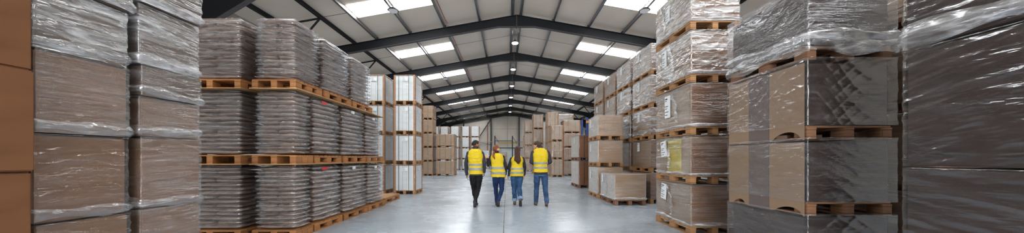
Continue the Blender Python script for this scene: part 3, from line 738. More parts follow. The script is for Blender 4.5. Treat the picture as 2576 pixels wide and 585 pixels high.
for i, (y0, y1) in enumerate(((7.55, 8.55), (7.45, 8.38))):
    cy = (y0 + y1) / 2; d = y1 - y0; dz = Z3[i]
    if i:
        tag(MB().box(-.465, .48, -d / 2 - .03, d / 2 + .03, 0, .016, bev=.003).obj('plywood_sheet', M['ply'], None, (-3.815, cy, dz)), 'plywood sheet between the two sack tiers nearest the white loads', 'plywood sheet', 'plywood sheets between sack tiers'); dz += .017
    pallet(.89, d, (-3.815, cy, dz), 'orange-brown pallet under the %s sacks nearest the white loads' % ('lower', 'upper')[i], 'pallets under the sacks', 'wood_orange')
    bag_load(.77, d - .14, 1.19 - .192, (-3.815, cy, dz + .156), 'grey sacks in clear film, %s load nearest the white paper' % ('lower', 'upper')[i], 'sack loads', 12, lab=True)
tag(MB().box(-.43, .46, -.31, .31, 0, .016, bev=.003).obj('plywood_sheet', M['ply'], None, (-3.815, 8.08, 2.40)), 'bare plywood sheet on top of the last two-high sack stack', 'plywood sheet', 'plywood sheets between sack tiers')
# empty pallets on the floor
pallet(.8, 1.2, (-3.86, 9.37, 0), 'empty pallet on the floor between sacks and white loads', 'empty pallets', 'wood_orange')
tag(MB().box(-.4, .4, -.6, .6, 0, .02, bev=.003).obj('plywood_sheet', M['ply'], None, (-3.87, 9.37, .141)), 'tan board lying on the empty floor pallet', 'board', 'floor boards')
zw = [0, 1.08, 2.16, 3.24, 4.32]
tower(-4.08, -3.29, 11.1, 12.05, zw, paper_load, 'white paper packs, green straps, brown corners', 'white stack beside aisle', 'white paper loads')
tower(-5.22, -4.40, 11.1, 12.05, zw, paper_load, 'white paper load with green straps', 'white stack half hidden by sacks', 'white paper loads')
tower(-6.33, -5.55, 23.2, 24.3, [0, 1.06, 2.12, 3.18, 4.24, 5.3], sheets_load, 'brown strapped board load', 'the five-high brown stack past the white ones', 'brown board stacks', film_='film_light', near=0, mat='box', straps=1, corners=True, detail=False)
tower(-5.3, -3.92, 23.2, 24.3, [0, 1.12, 2.14, 3.15], sheets_load, 'wide brown strapped board load', 'the three-high brown stack', 'brown board stacks', film_='film_light', near=0, mat='box', straps=3, corners=True, detail=False)
zf = [0, 1.22, 2.44, 3.66, 4.9]
for (a, b, wh) in ((-8.1, -7.55, 'the far white stack against the brown ones'), (-7.4, -6.5, 'the second far white stack'), (-6.25, -5.3, 'the third far white stack'), (-5.0, -4.15, 'the fourth far white stack'), (-3.98, -3.05, 'the far white stack behind the bearded worker')):
    tower(a, b, 34.4, 35.5, zf, paper_load, 'distant white paper load', wh, 'far white paper loads', detail=False, near=0, cols=2, rows=2, strap=0)
tower(-3.2, -2.2, 40, 41.2, [0, 1.2, 2.38], paper_load, 'small distant white load', 'the two-high stack behind the pointing hand', 'low white loads', detail=False, near=0, cols=2, rows=2, strap=0)
tower(-2.0, -1.1, 40.5, 41.7, [0, 1.2, 2.3], paper_load, 'small distant white load', 'the two-high stack behind the ponytailed worker', 'low white loads', detail=False, near=0, cols=2, rows=2, strap=0)
tower(-.85, .1, 40, 41.2, [0, 1.05, 2.12], sheets_load, 'small distant brown load', 'the two-high stack between the two women', 'low brown loads', film_='film_light', near=0, mat='box', straps=2, corners=True, detail=False)
tower(.3, 1.2, 37, 38.1, [0, .95], sheets_load, 'single distant brown load', 'standing behind the long-haired worker', 'low brown loads', film_='film_light', near=0, mat='brown', straps=2, detail=False)
tower(1.3, 2.1, 44, 45, [0, 1.2, 2.4], paper_load, 'tiny pale load', 'the two-high stack by the dock gate', 'low white loads', detail=False, near=0, cols=2, rows=2, strap=0)
# ------------------------------------------------------------------ people
def folds(me, amp, seed, sc=1.0):
    n = len(me.vertices); co_ = np.empty(n * 3); me.vertices.foreach_get('co', co_); co_ = co_.reshape(-1, 3)
    no = np.empty(n * 3); me.vertex_normals.foreach_get('vector', no); no = no.reshape(-1, 3)
    r = np.random.default_rng(seed); D = np.zeros(n)
    for i in range(9):
        v = r.normal(size=3); v[2] *= 1.6; v = v / np.linalg.norm(v) * r.uniform(14, 34) * sc; w = r.normal(size=3) * 7
        D += (1 - np.abs(np.sin(co_ @ v + 1.6 * np.sin(co_ @ w) + r.random() * 6))) ** 2 * np.clip(.5 + np.sin(co_ @ (w * .8) + r.random() * 6), 0, 1)
    me.vertices.foreach_set('co', (co_ + no * (D - D.mean())[:, None] * amp).ravel()); me.update()
def blob(name, mb, m, parent, voxel=.006, it=6, fac=.5, fold=0, sc=1.0):
    """union of closed overlapping pieces into one continuous smooth surface"""
    me = mb.mesh(name + '_src', m); o = put(name + '_src', me)
    r = o.modifiers.new('r', 'REMESH'); r.mode = 'VOXEL'; r.voxel_size = voxel; r.use_smooth_shade = True
    s = o.modifiers.new('s', 'SMOOTH'); s.iterations = it; s.factor = fac
    dg = bpy.context.evaluated_depsgraph_get(); ev = o.evaluated_get(dg)
    new = bpy.data.meshes.new_from_object(ev, depsgraph=dg); new.name = name
    bpy.data.objects.remove(o); bpy.data.meshes.remove(me)
    if fold: folds(new, fold, len(new.vertices) % 97, sc)
    new.materials.clear(); new.materials.append(m)
    new.polygons.foreach_set('use_smooth', [True] * len(new.polygons))
    return put(name, new, parent)
def ell(mb, c, r, rot=None, nu=20, nv=12, fn=None):
    V = []; Fc = []
    for j in range(nv + 1):
        v = -PI / 2 + PI * j / nv
        for i in range(nu):
            u = 2 * PI * i / nu; p = Vector((math.cos(v) * math.cos(u), math.cos(v) * math.sin(u), math.sin(v)))
            if fn: p = fn(p)
            p = Vector((p.x * r[0], p.y * r[1], p.z * r[2]))
            if rot is not None: p = rot @ p
            V.append(p + Vector(c))
    for j in range(nv):
        for i in range(nu):
            a = j * nu + i; b = j * nu + (i + 1) % nu; Fc.append((a, b, b + nu, a + nu))
    Fc.append(tuple(range(nu))[::-1]); Fc.append(tuple(nv * nu + i for i in range(nu)))
    mb.add(V, Fc)
def chain(mb, pts, rad, n=16):
    for i in range(len(pts) - 1):
        mb.tube(pts[i], pts[i + 1], rad[i], n, rad[i + 1])
    for p, r in zip(pts, rad): ell(mb, p, (r, r, r), None, n, 8)
def loft(mb, rings, n=36, e=.8, cap=True, grow=0, only=None):
    """rings: (x, y, z, a, b) super-ellipses stacked in z (interpolated smoothly)"""
    R = np.array(rings, float); zs = R[:, 2]; order = np.argsort(zs); R = R[order]; zs = R[:, 2]
    z0, z1 = (zs[0], zs[-1]) if only is None else only
    m = max(3, int((z1 - z0) / .012)); Z = np.linspace(z0, z1, m)
    I = [np.interp(Z, zs, R[:, k]) for k in (0, 1, 3, 4)]
    if only is None:
        ker = np.ones(3) / 3
        for q in range(4):
            for _ in range(2):
                t = np.convolve(np.pad(I[q], 1, mode='edge'), ker, 'valid'); t[0] = I[q][0]; t[-1] = I[q][-1]; I[q] = t
    V = []; Fc = []
    for j in range(m):
        for i in range(n):
            u = 2 * PI * i / n; c, s = math.cos(u), math.sin(u)
            V.append((I[0][j] + (I[2][j] + grow) * math.copysign(abs(c) ** e, c), I[1][j] + (I[3][j] + grow) * math.copysign(abs(s) ** e, s), Z[j]))
    for j in range(m - 1):
        for i in range(n):
            a = j * n + i; b = j * n + (i + 1) % n; Fc.append((a, b, b + n, a + n))
    if cap: Fc.append(tuple(range(n))[::-1]); Fc.append(tuple((m - 1) * n + i for i in range(n)))
    mb.add(V, Fc)
def head_fn(p):
    x, y, z = p
    t = max(0, -z)                                   # lower half narrows into jaw and chin
    x *= 1 - .30 * t ** 1.5; y = y * (1 - .10 * t) + (.10 * t if y > -.2 else .22 * t)
    if y < 0: y *= 1.06 if z > -.2 else 1.0
    if y > 0: x *= 1 - .12 * y; y *= .97
    return Vector((x, y, z))
def hand(mb, wrist, d, nrm, side, curl=.5, point=False, s=1.0, spread=.06):
    """wrist: point, d: direction of the fingers, nrm: out of the back of the hand, side: +1 puts the thumb towards d x nrm"""
    d = Vector(d).normalized(); nrm = Vector(nrm); nrm = (nrm - d * nrm.dot(d)).normalized(); w = d.cross(nrm) * side
    wrist = Vector(wrist); R = Matrix((w, d, nrm)).transposed()
    ell(mb, wrist + d * .045 * s, (.042 * s, .052 * s, .017 * s), R, 16, 10)
    ell(mb, wrist + d * .07 * s, (.041 * s, .026 * s, .014 * s), R, 16, 10)
    chain(mb, [wrist - d * .02, wrist + d * .03 * s], [.026 * s, .024 * s], 12)
    L = [.072, .08, .074, .058]
    for i in range(4):
        off = .030 - i * .0205; c = curl
        if point: c = 0.05 if i == 0 else 1.25
        p = wrist + w * off * s + d * .085 * s; a = 0.1 + c * .35; pts = [wrist + w * off * .8 * s + d * .05 * s, p]
        dd = d + w * (.5 - i / 3) * spread * 2
        for q, f in enumerate((.44, .32, .24)):
            v = dd * math.cos(a) - nrm * math.sin(a); p = p + v.normalized() * L[i] * f * s; pts.append(p); a += .25 + c * .75
        chain(mb, pts, [.0095 * s, .0092 * s, .0086 * s, .008 * s, .0072 * s], 10)
    p0 = wrist + w * .028 * s + d * .02 * s; t1 = p0 + (w * .75 + d * .6 - nrm * .35).normalized() * .036 * s
    t2 = t1 + (w * .35 + d * .85 - nrm * (.3 + curl * .4)).normalized() * .03 * s; t3 = t2 + (w * .0 + d * .9 - nrm * (.4 + curl * .4)).normalized() * .024 * s
    chain(mb, [p0, t1, t2, t3], [.015 * s, .0115 * s, .0102 * s, .0085 * s], 10)
def cloth(name, c, rough=.85, scale=14, bump=.5, var=.12, c2=None):
    k = N(name); f = k.noise(k.coord((1, 1, .6)), scale, 3, .55, .8); g = k.noise(k.coord((1, 1, 1)), 260, 2)
    a = lin(c); lo = tuple(x * (1 - var) for x in a[:3]) + (1,); hi = lin(c2) if c2 else tuple(x * (1 + var) for x in a[:3]) + (1,)
    k.bsdf(k.mix(k.rng(f, .3, .7), lo, hi), rough, k.bump(k.math('ADD', f, k.math('MULTIPLY', g, .08)), bump, .02), spec=.3); return k.m
M['vest'] = cloth('hi_vis_yellow', (210, 182, 32), .7, 9, .6, .06)
M['reflect'] = cloth('reflective_tape', (132, 138, 146), .35, 20, .2)
M['jacket'] = cloth('charcoal_jacket', (50, 50, 56), .85, 11, .7, .2)
M['jacket2'] = cloth('black_jacket', (36, 36, 42), .85, 11, .7, .2)
M['black_trousers'] = cloth('black_trousers', (14, 14, 17), .8, 9, .6)
M['jeans_dark'] = cloth('dark_jeans', (14, 26, 54), .85, 8, .6, .2, (26, 54, 100))
M['jeans'] = cloth('blue_jeans', (26, 56, 90), .85, 8, .6, .2, (58, 92, 130))
M['jeans2'] = cloth('mid_jeans', (34, 52, 82), .85, 8, .6, .2, (60, 90, 128))
M['cuff'] = cloth('denim_cuff', (122, 146, 176), .85, 20, .3)
M['shirt'] = cloth('denim_shirt', (80, 118, 158), .85, 12, .3)
M['shoe_black'] = simple('black_leather', (24, 24, 26), .45)
M['shoe_brown'] = simple('brown_leather', (92, 66, 52), .6)
M['sole'] = simple('rubber_sole', (52, 46, 44), .7)
def hairm(name, a, b):
    k = N(name); f = k.noise(k.coord((60, 60, 5)), 1.6, 4, .7, .4)
    k.bsdf(k.mix(k.rng(f, .3, .7), lin(a), lin(b)), .45, k.bump(f, .8, .01), spec=.25); return k.m
M['hair_black'] = hairm('black_hair', (18, 16, 15), (36, 31, 28))
M['hair_auburn'] = hairm('auburn_hair', (92, 46, 28), (146, 84, 52))
M['hair_brown'] = hairm('dark_brown_hair', (38, 20, 16), (74, 42, 32))
M['hair_brown2'] = hairm('short_brown_hair', (44, 32, 26), (80, 58, 44))
def skin(name, c):
    k = N(name); f = k.noise(k.coord(), 9, 3); a = lin(c); o = k.bsdf(k.mix(k.rng(f, .3, .7), a, tuple(min(1, x * 1.12) for x in a[:3]) + (1,)), .5, spec=.4)
    o.inputs['Subsurface Weight'].default_value = .08; o.inputs['Subsurface Radius'].default_value = (.02, .008, .005); return k.m
M['skin_tan'] = skin('tan_skin', (158, 106, 78)); M['skin_fair'] = skin('fair_skin', (214, 160, 132)); M['skin_fair2'] = skin('fair_skin_warm', (204, 148, 120))
M['eyew'] = simple('eye', (225, 222, 218), .2); M['iris'] = simple('iris', (40, 28, 20), .2)

def person(label, Y, cx0, P):
    """P holds joints given in the scene at distance Y; x offsets from the person's middle, heights in metres"""
    X0 = P['x']; e = thing('person', label, 'person', (X0, Y, 0), 0, None)
    V3 = lambda t: Vector(t)
    fem = P.get('fem', False); sk = M[P['skin']]; s = P['H'] / 1.78
    hx, hy, hz = P['head']; yaw = math.radians(P['yaw']); tilt = math.radians(P.get('tilt', 0))
    RH = Matrix.Rotation(yaw, 3, 'Z') @ Matrix.Rotation(tilt, 3, 'X')
    hc = V3((hx, hy, hz)); hr = (.074, .094, .112) if not fem else (.070, .090, .108)
    T = P['torso']                                   # rings of the bare trunk
    body = MB()
    loft(body, T, e=.85)
    ell(body, hc, hr, RH, 28, 20, head_fn)
    nb = V3((T[-1][0], T[-1][1], T[-1][2]))
    chain(body, [nb - V3((0, 0, .05)), nb + V3((0, .0, .02)), hc + RH @ V3((0, -.02, -.06))], [.07 if not fem else .058, .057 if not fem else .047, .056 if not fem else .046], 18)
    H_ = lambda x, y, z: hc + RH @ V3((x, y, z))
    # nose, brow, lips, chin, ears
    chain(body, [H_(0, .083, .02), H_(0, .103, -.018), H_(0, .090, -.03)], [.008, .0115, .010], 10)
    for q in (-1, 1):
        chain(body, [H_(q * .008, .088, -.026), H_(q * .012, .084, -.026)], [.008, .007], 8)
        chain(body, [H_(q * .012, .086, .030), H_(q * .045, .070, .030)], [.007, .006], 8)
        ell(body, H_(q * hr[0] * 1.0, -.008, -.008), (.009, .019, .031), RH @ Matrix.Rotation(q * -.35, 3, 'Z'), 12, 8)
        ell(body, H_(q * .042, .058, -.02), (.02, .018, .02), RH, 10, 8)
    chain(body, [H_(-.018, .083, -.052), H_(0, .089, -.05), H_(.018, .083, -.052)], [.005, .0075, .005], 8)
    chain(body, [H_(-.014, .080, -.062), H_(0, .086, -.062), H_(.014, .080, -.062)], [.005, .0075, .005], 8)
    ell(body, H_(0, .072, -.094), (.022, .018, .016), RH, 12, 8)
    arms = P['arms']; legs = P['legs']
    a0, a1, a2 = (.052, .041, .027) if not fem else (.042, .035, .023)
    for sh, el, wr, *_ in arms:
        chain(body, [V3(sh), V3(sh).lerp(V3(el), .45), V3(el), V3(el).lerp(V3(wr), .3), V3(wr)], [a0, a0 * .95, a1 * .92, a1, a2])
    for (_, _, wr, d, nrm, side, curl, point) in arms: hand(body, wr, d, nrm, side, curl, point, .98 if not fem else .9)
    l0 = .085 if not fem else .083
    for hip, kn, an, *_ in legs:
        hip, kn, an = V3(hip), V3(kn), V3(an)
        back = V3((0, -.004, 0))
        chain(body, [hip, hip.lerp(kn, .4), kn, kn.lerp(an, .3) + back, kn.lerp(an, .75), an], [l0, l0 * .88, .047, .045, .034, .034])
    feet = []
    for hip, kn, an, d, pitch in legs:
        an = V3(an); f = V3((d[0], d[1], 0)).normalized(); R = Matrix((V3((f.y, -f.x, 0)), f, V3((0, 0, 1)))).transposed() @ Matrix.Rotation(math.radians(pitch), 3, 'X')
        feet.append((an, R))
        chain(body, [an, an + R @ V3((0, -.03, -.05)), an + R @ V3((0, .07, -.055)), an + R @ V3((0, .14, -.06))], [.035, .03, .03, .022], 12)
    blob('body', body, sk, e, .0055, 5)
    # eyes
    for q in (-1, 1):
        m = MB(); ell(m, H_(q * .030, .068, .010), (.012, .0125, .0095), RH, 12, 8); o = m.obj('eye', M['eyew'], e, smooth=True)
        m = MB(); ell(m, H_(q * .030, .0785, .010), (.005, .0035, .005), RH, 10, 6); m.obj('iris', M['iris'], o, smooth=True)
    # trousers
    g = .014
    tr = MB(); hipz = T[0][2]
    loft(tr, [(x, y, z, a + .014, b + .016) for x, y, z, a, b in T if z < P['waist']], e=.85)
    w0, w1, w2 = P.get('legw', (.098, .068, .058))
    for hip, kn, an, *_ in legs:
        hip, kn, an = V3(hip), V3(kn), V3(an)
        chain(tr, [hip, hip.lerp(kn, .45), kn, kn.lerp(an, .35), kn.lerp(an, .8), an + (kn - an).normalized() * P.get('hem', .0)], [w0, w0 * .9, w1, w1 * .98, w2, w2], 18)
        # creases round the knee and ankle
        for t, r in ((.9, w1 * 1.02), ):
            p = hip.lerp(kn, t); ell(tr, p, (r * 1.04, r * 1.04, .012), None, 16, 6)
        for t in (.62, .8, .92):
            p = kn.lerp(an, t); ell(tr, p, (w2 * 1.13, w2 * 1.13, .012), None, 16, 6)
    blob('trousers', tr, M[P['trouser']], e, .007, 4, fold=.0045, sc=1.2)
    if P.get('cuffs'):
        for hip, kn, an, *_ in legs:
            an = V3(an); kn = V3(kn); d = (kn - an).normalized(); c = MB(); c.tube(an + d * (P.get('hem', 0) - .066), an + d * (P.get('hem', 0) + .01), w2 * 1.14, 24, w2 * 1.2); c.obj('trouser_cuff', M['cuff'], e, smooth=False)
    # shoes
    for an, R in feet:
        o = MB()
        A = lambda x, y, z: an + R @ V3((x, y, z))
        chain(o, [A(0, .0, .03), A(0, -.012, -.02), A(0, -.03, -.055)], [.040, .042, .04], 16)
        ell(o, A(0, .05, -.055), (.045, .10, .034), R, 20, 12); ell(o, A(0, .12, -.062), (.046, .062, .027), R, 20, 12)
        chain(o, [A(0, 0, -.02), A(0, .06, -.045)], [.042, .036], 14)
        so = blob('shoe', o, M[P['shoe']], e, .006, 4)
        q = MB(); ol = [(.032 * math.cos(t) * (1.35 if math.sin(t) > 0 else 1.15), .052 + .135 * math.sin(t)) for t in [2 * PI * i / 24 for i in range(24)]]
        V = [A(x, y, z) for z in (-.104, -.080) for x, y in ol]; n = 24
        q.add(V, [tuple(range(n))[::-1], tuple(range(n, 2 * n))] + [(i, (i + 1) % n, n + (i + 1) % n, n + i) for i in range(n)])
        for t in range(7):
            yy = -.06 + t * .037
            if t == 2: continue
            V = [A(x, y, z) for z in (-.109, -.100) for x, y in ((-.034, yy), (.034, yy), (.034, yy + .02), (-.034, yy + .02))]
            q.add(V, [(3, 2, 1, 0), (4, 5, 6, 7), (0, 1, 5, 4), (1, 2, 6, 5), (2, 3, 7, 6), (3, 0, 4, 7)])
        q.obj('sole', M['sole'], so)
    # jacket
    ja = MB(); zq = T[-1][2] - .16; jt = [(x, y, z, a + (.022 if z < zq else .010), b + (.026 if z < zq else .016)) for x, y, z, a, b in T if z > P['jhem']]
    x, y, z, a, b = jt[0]; jt = [(x, y, P['jhem'], a + .004, b + .004)] + jt
    loft(ja, jt, e=.82)
    j0, j1, j2 = (.060, .055, .042) if not fem else (.049, .045, .036)
    for sh, el, wr, *_ in arms:
        sh, el, wr = V3(sh), V3(el), V3(wr)
        chain(ja, [sh, sh.lerp(el, .5), el, el.lerp(wr, .5), wr.lerp(el, .04)], [j0, j0 * .95, j1, j1 * .93, j2], 18)
        for t, r in ((.72, j1 * 1.1), (.88, j1 * 1.13)):
            R = (el - sh).to_track_quat('Z', 'Y').to_matrix(); ell(ja, sh.lerp(el, t), (r, r, .011), R, 16, 6)
        for t, r in ((.15, j1 * 1.1), (.6, j1 * 1.0), (.82, j2 * 1.18), (.93, j2 * 1.12)):
            R = (wr - el).to_track_quat('Z', 'Y').to_matrix(); ell(ja, el.lerp(wr, t), (r, r, .010), R, 16, 6)
    # collar
    c0 = nb + V3((0, 0, -.0)); chain(ja, [c0 - V3((0, 0, .045)), c0 + V3((0, .004, .035))], [.085 if not fem else .074, .070 if not fem else .062], 22)
    blob('jacket', ja, M[P['jacket']], e, .007, 4, fold=.0035, sc=1.3)
    # hi-vis vest over the jacket
    ve = MB(); vr = [(x, y, z, a, b) for x, y, z, a, b in P['vest']]
    loft(ve, vr, n=48, e=.78)
    vo = blob('vest', ve, M['vest'], e, .0075, 4, fold=.004)
    for z0, z1 in P['bands']:
        bm_ = MB(); loft(bm_, vr, n=64, e=.78, cap=False, grow=.011, only=(z0, z1)); bm_.obj('reflective_band', M['reflect'], vo, smooth=True)
    return e, hc, RH, hr, H_, vo
def cap(e, hc, RH, hr, mat, test, thick=.010, name='hair', extra=None, tuft=0):
    """hair: a skull-following layer where test(local unit direction) holds, rounded and closed"""
    m = MB(); r = np.random.default_rng(3)
    N_ = 420
    for i in range(N_):
        z = 1 - 2 * (i + .5) / N_; t = i * 2.39996; q = math.sqrt(1 - z * z); p = Vector((q * math.cos(t), q * math.sin(t), z))
        if not test(p): continue
        f = head_fn(p); c = Vector((f.x * hr[0], f.y * hr[1], f.z * hr[2]))
        k = thick * (1 + tuft * r.random())
        ell(m, hc + RH @ c, (k + .004, k + .004, k), None, 8, 5)
    if extra: extra(m)
    return blob(name, m, M[mat], e, .0055, 3)
def trunk(xc, dx, zt, fem, lean=0, w=1.0, hipw=1.0):
    """rings from crotch to neck; xc at the hips, dx shift at the shoulders; zt: top of the shoulders"""
    L = zt - .80
    f = lambda t: xc + dx * t
    if fem: prof = [(0, .10, .08), (.10, .165, .115), (.24, .172, .118), (.42, .142, .10), (.55, .130, .095), (.75, .155, .108), (.88, .165, .10), (.95, .135, .085), (1.0, .07, .06)]
    else: prof = [(0, .10, .08), (.10, .160, .115), (.24, .168, .12), (.42, .160, .112), (.55, .165, .115), (.75, .190, .125), (.88, .200, .115), (.95, .155, .09), (1.0, .08, .065)]
    return [(f(t), lean * t, .80 + L * t, a * (hipw if t < .4 else w), b) for t, a, b in prof]
def vest_rings(T, z0, g=.034, hemw=1.0, shw=.17, zt=None):
    out = []; zt = zt or T[-1][2]
    for x, y, z, a, b in T:
        if z < z0 + .03 or z > zt - .12: continue
        out.append((x, y, z, min(a + g, shw + .03) * (1 if z > z0 + .25 else hemw), b + g + .004))
    x, y, z, a, b = out[0]; out = [(x, y, z0, a * 1.02, b * 1.02)] + out
    x, y = T[-1][0], T[-1][1]
    out += [(x, y, zt - .10, shw + .012, .152), (x, y, zt - .06, shw, .148), (x, y, zt - .03, shw * .86, .138), (x, y, zt - .004, shw * .66, .118), (x, y, zt + .016, shw * .5, .095)]
    return sorted(out, key=lambda q: q[2])

K = 282.0
def px(Y, x0): 
    """returns f(cx, z-row) -> local x, height for the close-up measurements of the walkers"""
    def f(cx, cyy):
        u = 1150 + cx / 3.08; v = 340 + cyy / 3.08
        return ((u - VX) / F * Y - x0, CAMZ + (VY - v) / F * Y)
    return f
# --- man with beard, black trousers, looking right
Y = 8.36; x0 = (1196 - VX) / F * Y; f = px(Y, x0)
def J(cx, cyy, dy=0.0): a, b = f(cx, cyy); return (a, dy, b)
zt = f(0, 108)[1]; T = trunk(f(147, 0)[0], f(141, 0)[0] - f(147, 0)[0], zt, False, 0, .98, .93)
arms = [(J(88, 138), J(70, 215, -.03), J(72, 305, .06), (0.02, .12, -1), (-1, -.2, 0), 1, .45, False),
        (J(190, 138), J(212, 212, -.05), J(209, 284, .04), (-.05, .15, -1), (1, -.2, 0), -1, .6, False)]
legs = [(J(122, 318), J(126, 415, .12), (f(142, 0)[0], .10, .10), (.1, 1), 0), (J(170, 318), J(164, 408, .02), (f(143, 0)[0], -.22, .135), (-.05, 1), -16)]
P = dict(x=x0, H=1.78, head=J(143, 71, .03), yaw=-68, tilt=2, torso=T, arms=arms, legs=legs, waist=f(0, 285)[1], jhem=f(0, 312)[1], skin='skin_tan', trouser='black_trousers', legw=(.098, .066, .05), shoe='shoe_black', jacket='jacket',
         vest=vest_rings(T, f(0, 299)[1], .036, .98, .185), bands=[(f(0, 234)[1], f(0, 220)[1]), (f(0, 268)[1], f(0, 250)[1])])
e, hc, RH, hr, H_, vo = person('bearded man in yellow hi-vis vest, black trousers and charcoal jacket, walking and looking right', Y, 0, P)
cap(e, hc, RH, hr, 'hair_black', lambda p: (p.z > .26 and p.y < .62 + .3 * (p.z - .5)) or (p.y < -.25 and p.z > -.12) or (p.z > .55), .013, 'hair', None, .5)
cap(e, hc, RH, hr, 'hair_black', lambda p: p.y < -.25 and -.42 < p.z < -.1, .003, 'hair_fade')
cap(e, hc, RH, hr, 'hair_black', lambda p: p.y > .05 and -.98 < p.z < -.42 - .12 * (p.y > .8) and not (p.y > .78 and -.6 < p.z < -.4), .006, 'beard')
# --- woman with auburn ponytail, pointing
Y = 8.4; x0 = (1252 - VX) / F * Y; f = px(Y, x0)
zt = f(0, 142)[1]; T = trunk(f(320, 0)[0], f(309, 0)[0] - f(320, 0)[0], zt, True, 0, .98, .96)
arms = [(J(262, 166), J(240, 232, .02), J(231, 182, .20), (-.5, .12, 1), (.1, -1, 0), 1, .3, True),
        (J(357, 168), J(377, 238, -.05), J(375, 305, .08), (0, .2, -1), (1, -.1, 0), -1, .7, False)]
legs = [(J(297, 330), J(298, 418, .12), (f(306, 0)[0], .13, .10), (.0, 1), 0), (J(342, 330), J(346, 415, .03), (f(320, 0)[0], -.20, .15), (-.1, 1), -34)]
P = dict(x=x0, H=1.66, fem=True, head=J(303, 106, .02), yaw=-52, torso=T, arms=arms, legs=legs, waist=f(0, 300)[1], jhem=f(0, 318)[1] , skin='skin_fair', trouser='jeans_dark', legw=(.088, .06, .05), shoe='shoe_black', jacket='jacket2',
         vest=vest_rings(T, f(0, 321)[1], .036, 1.04, .165), bands=[(f(0, 259)[1], f(0, 243)[1]), (f(0, 298)[1], f(0, 282)[1])])
e, hc, RH, hr, H_, vo = person('woman with auburn ponytail in yellow vest and dark jeans, pointing up while turning right', Y, 0, P)
def pony(m):
    a = J(292, 118, -.065); pts = [Vector(a), Vector(J(284, 138, -.13)), Vector(J(282, 158, -.155)), Vector(J(288, 172, -.15)), Vector(J(294, 184, -.14))]
    chain(m, pts, [.028, .032, .030, .024, .010], 14); ell(m, a, (.03, .03, .03))
cap(e, hc, RH, hr, 'hair_auburn', lambda p: (p.z > .30 and p.y < .70) or p.z > .62 or (p.y < .12 and p.z > -.62 and not (abs(p.x) > .86 and p.y > -.3 and p.z < .1)), .011, 'hair', pony)
a = J(291, 121, -.075); MB().tube(Vector(a) + Vector((.006, 0, .01)), Vector(a) + Vector((-.008, -.022, -.012)), .033, 18).obj('hair_tie', M['hair_brown'], e, smooth=True)
tabl = thing('clipboard', 'clipboard with pale sheets held by the ponytailed woman', 'clipboard', (x0 + f(374, 0)[0] + .0, Y + .12, f(0, 303)[1]))
m = MB(); m.box(-.006, .006, -.105, .105, -.15, .14, bev=.003); m.obj('board', simple('blue_board', (70, 140, 170)), tabl)
MB().box(.007, .010, -.098, .098, -.14, .12).obj('paper', M['label'], tabl); MB().box(-.009, -.006, -.098, .098, -.14, .12).obj('paper', M['label'], tabl)
MB().box(-.012, .012, -.04, .04, .12, .15, bev=.003).obj('clip', M['galv'], tabl); tabl.rotation_euler = (0, .12, math.radians(35))
# --- woman with long brown hair
Y = 8.5; x0 = (1301 - VX) / F * Y; f = px(Y, x0)
zt = f(0, 158)[1]; T = trunk(f(462, 0)[0], f(466, 0)[0] - f(462, 0)[0], zt, True, 0, .9, 1.0)
arms = [(J(421, 182), J(401, 240, -.03), J(396, 312, .05), (-.02, .12, -1), (-1, -.3, 0), 1, .5, False),
        (J(510, 182), J(524, 245, -.04), J(519, 308, .05), (-.03, .12, -1), (1, -.3, 0), -1, .5, False)]
legs = [(J(438, 330), J(443, 405, .10), (f(447, 0)[0], .12, .10), (0, 1), 0), (J(486, 330), J(482, 405, .06), (f(488, 0)[0], -.20, .17), (.08, 1), -52)]
P = dict(x=x0, H=1.62, fem=True, head=J(466, 115, .02), yaw=14, torso=T, arms=arms, legs=legs, waist=f(0, 300)[1], jhem=f(0, 308)[1], hem=.075, cuffs=True, skin='skin_fair2', trouser='jeans', legw=(.094, .07, .062), shoe='shoe_brown', jacket='jacket2',
         vest=vest_rings(T, f(0, 314)[1], .034, 1.04, .155), bands=[(f(0, 263)[1], f(0, 250)[1]), (f(0, 294)[1], f(0, 280)[1])])
e, hc, RH, hr, H_, vo = person('woman with long dark brown hair in yellow vest, rolled blue jeans and brown boots', Y, 0, P)
def longh(m):
    for i, (xo, zb, w_) in enumerate(((-.075, 190, .016), (-.05, 208, .02), (-.022, 218, .022), (.008, 222, .022), (.036, 220, .022), (.062, 205, .018), (-.035, 212, .018), (.05, 212, .016))):
        yb = -.085 - .015 * math.sin(i * 2.0)
        a = hc + Vector((xo * .8, -.05 - .035 * (1 - abs(xo) / .08), .02)); b = Vector((hc.x + xo * .8, -.125 + .02 * math.sin(i), f(0, 160)[1])); c = Vector((hc.x + xo * 1.05 + .012 * math.sin(i * 3), -.172, f(0, 192)[1])); d = Vector((hc.x + xo * .9 + .02, -.17, f(0, zb)[1]))
        chain(m, [a, a.lerp(b, .5) + Vector((0, -.012, 0)), b, c, d], [.024, w_ * 1.5, w_ * 1.45, w_ * 1.2, .006], 12)
cap(e, hc, RH, hr, 'hair_brown', lambda p: (p.z > .30 and p.y < .72) or p.z > .62 or (p.y < .25 and p.z > -.8), .014, 'hair', longh)
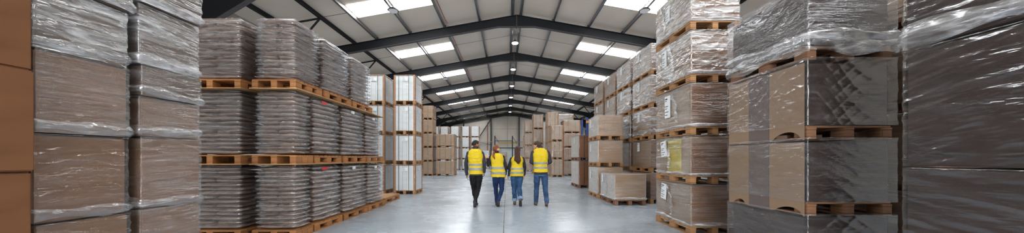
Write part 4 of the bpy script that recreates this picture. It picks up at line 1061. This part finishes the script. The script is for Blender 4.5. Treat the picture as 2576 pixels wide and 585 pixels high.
# --- man on the right, looking left
Y = 8.44; x0 = (1360 - VX) / F * Y; f = px(Y, x0)
zt = f(0, 102)[1]; T = trunk(f(648, 0)[0], f(643, 0)[0] - f(648, 0)[0], zt, False, 0, 1.0, .97)
arms = [(J(588, 134), J(574, 205, -.04), J(604, 222, .20), (.75, .55, -.05), (0, 0, 1), 1, .8, False),
        (J(702, 134), J(720, 205, -.04), J(684, 224, .20), (-.75, .55, -.05), (0, 0, 1), -1, .8, False)]
legs = [(J(620, 312), J(619, 402, .14), (f(614, 0)[0], .10, .10), (-.1, 1), 0), (J(676, 312), J(684, 404, .03), (f(688, 0)[0], -.14, .115), (.08, 1), -8)]
P = dict(x=x0, H=1.78, head=J(622, 78, .04), yaw=66, tilt=-8, torso=T, arms=arms, legs=legs, waist=f(0, 285)[1], jhem=f(0, 302)[1], skin='skin_fair2', trouser='jeans2', legw=(.10, .072, .062), shoe='shoe_brown', jacket='jacket',
         vest=vest_rings(T, f(0, 284)[1], .036, .98, .19), bands=[(f(0, 221)[1], f(0, 207)[1]), (f(0, 255)[1], f(0, 242)[1])])
e, hc, RH, hr, H_, vo = person('man with short brown hair in yellow vest and blue jeans, hands together, looking left', Y, 0, P)
cap(e, hc, RH, hr, 'hair_brown2', lambda p: (p.z > .25 and p.y < .66 + .3 * (p.z - .5)) or (p.y < -.28 and p.z > -.25) or p.z > .5, .015, 'hair', None, .9)
cap(e, hc, RH, hr, 'hair_brown2', lambda p: p.y > .1 and -.95 < p.z < -.5 and not (p.y > .78 and -.62 < p.z < -.4), .0035, 'beard')
sh = MB(); loft(sh, [(x, y, z, a + .020, b + .030) for x, y, z, a, b in trunk(f(648, 0)[0], 0, zt, False, 0, 1, .97)], e=.85, only=(f(0, 311)[1], f(0, 297)[1])); sh.obj('shirt_hem', M['shirt'], e, smooth=True)
# ------------------------------------------------------------------ camera, light, view
cam = bpy.data.cameras.new('camera'); co = bpy.data.objects.new('camera', cam); link(co)
co.location = (0, 0, CAMZ); co.rotation_euler = (PI / 2, 0, 0)
cam.sensor_width = 36; cam.lens = F / 2576 * 36; cam.shift_x = (1288 - VX) / 2576; cam.shift_y = (VY - 292.5) / 2576
cam.clip_start = .05; cam.clip_end = 200
SC.camera = co
w = bpy.data.worlds.new('sky'); SC.world = w; w.use_nodes = True
bg = w.node_tree.nodes['Background']; bg.inputs[0].default_value = (.97, .99, 1, 1); bg.inputs[1].default_value = 12.0
vs = SC.view_settings; vs.view_transform = 'Standard'; vs.look = 'None'; vs.gamma = 1; vs.exposure = 0.2; vs.use_curve_mapping = False
cy = SC.cycles
cy.max_bounces = 8; cy.diffuse_bounces = 4; cy.glossy_bounces = 3; cy.transmission_bounces = 4; cy.transparent_max_bounces = 24
cy.sample_clamp_indirect = 6; cy.caustics_reflective = False; cy.caustics_refractive = False; cy.use_denoising = True
cy.blur_glossy = 1.0
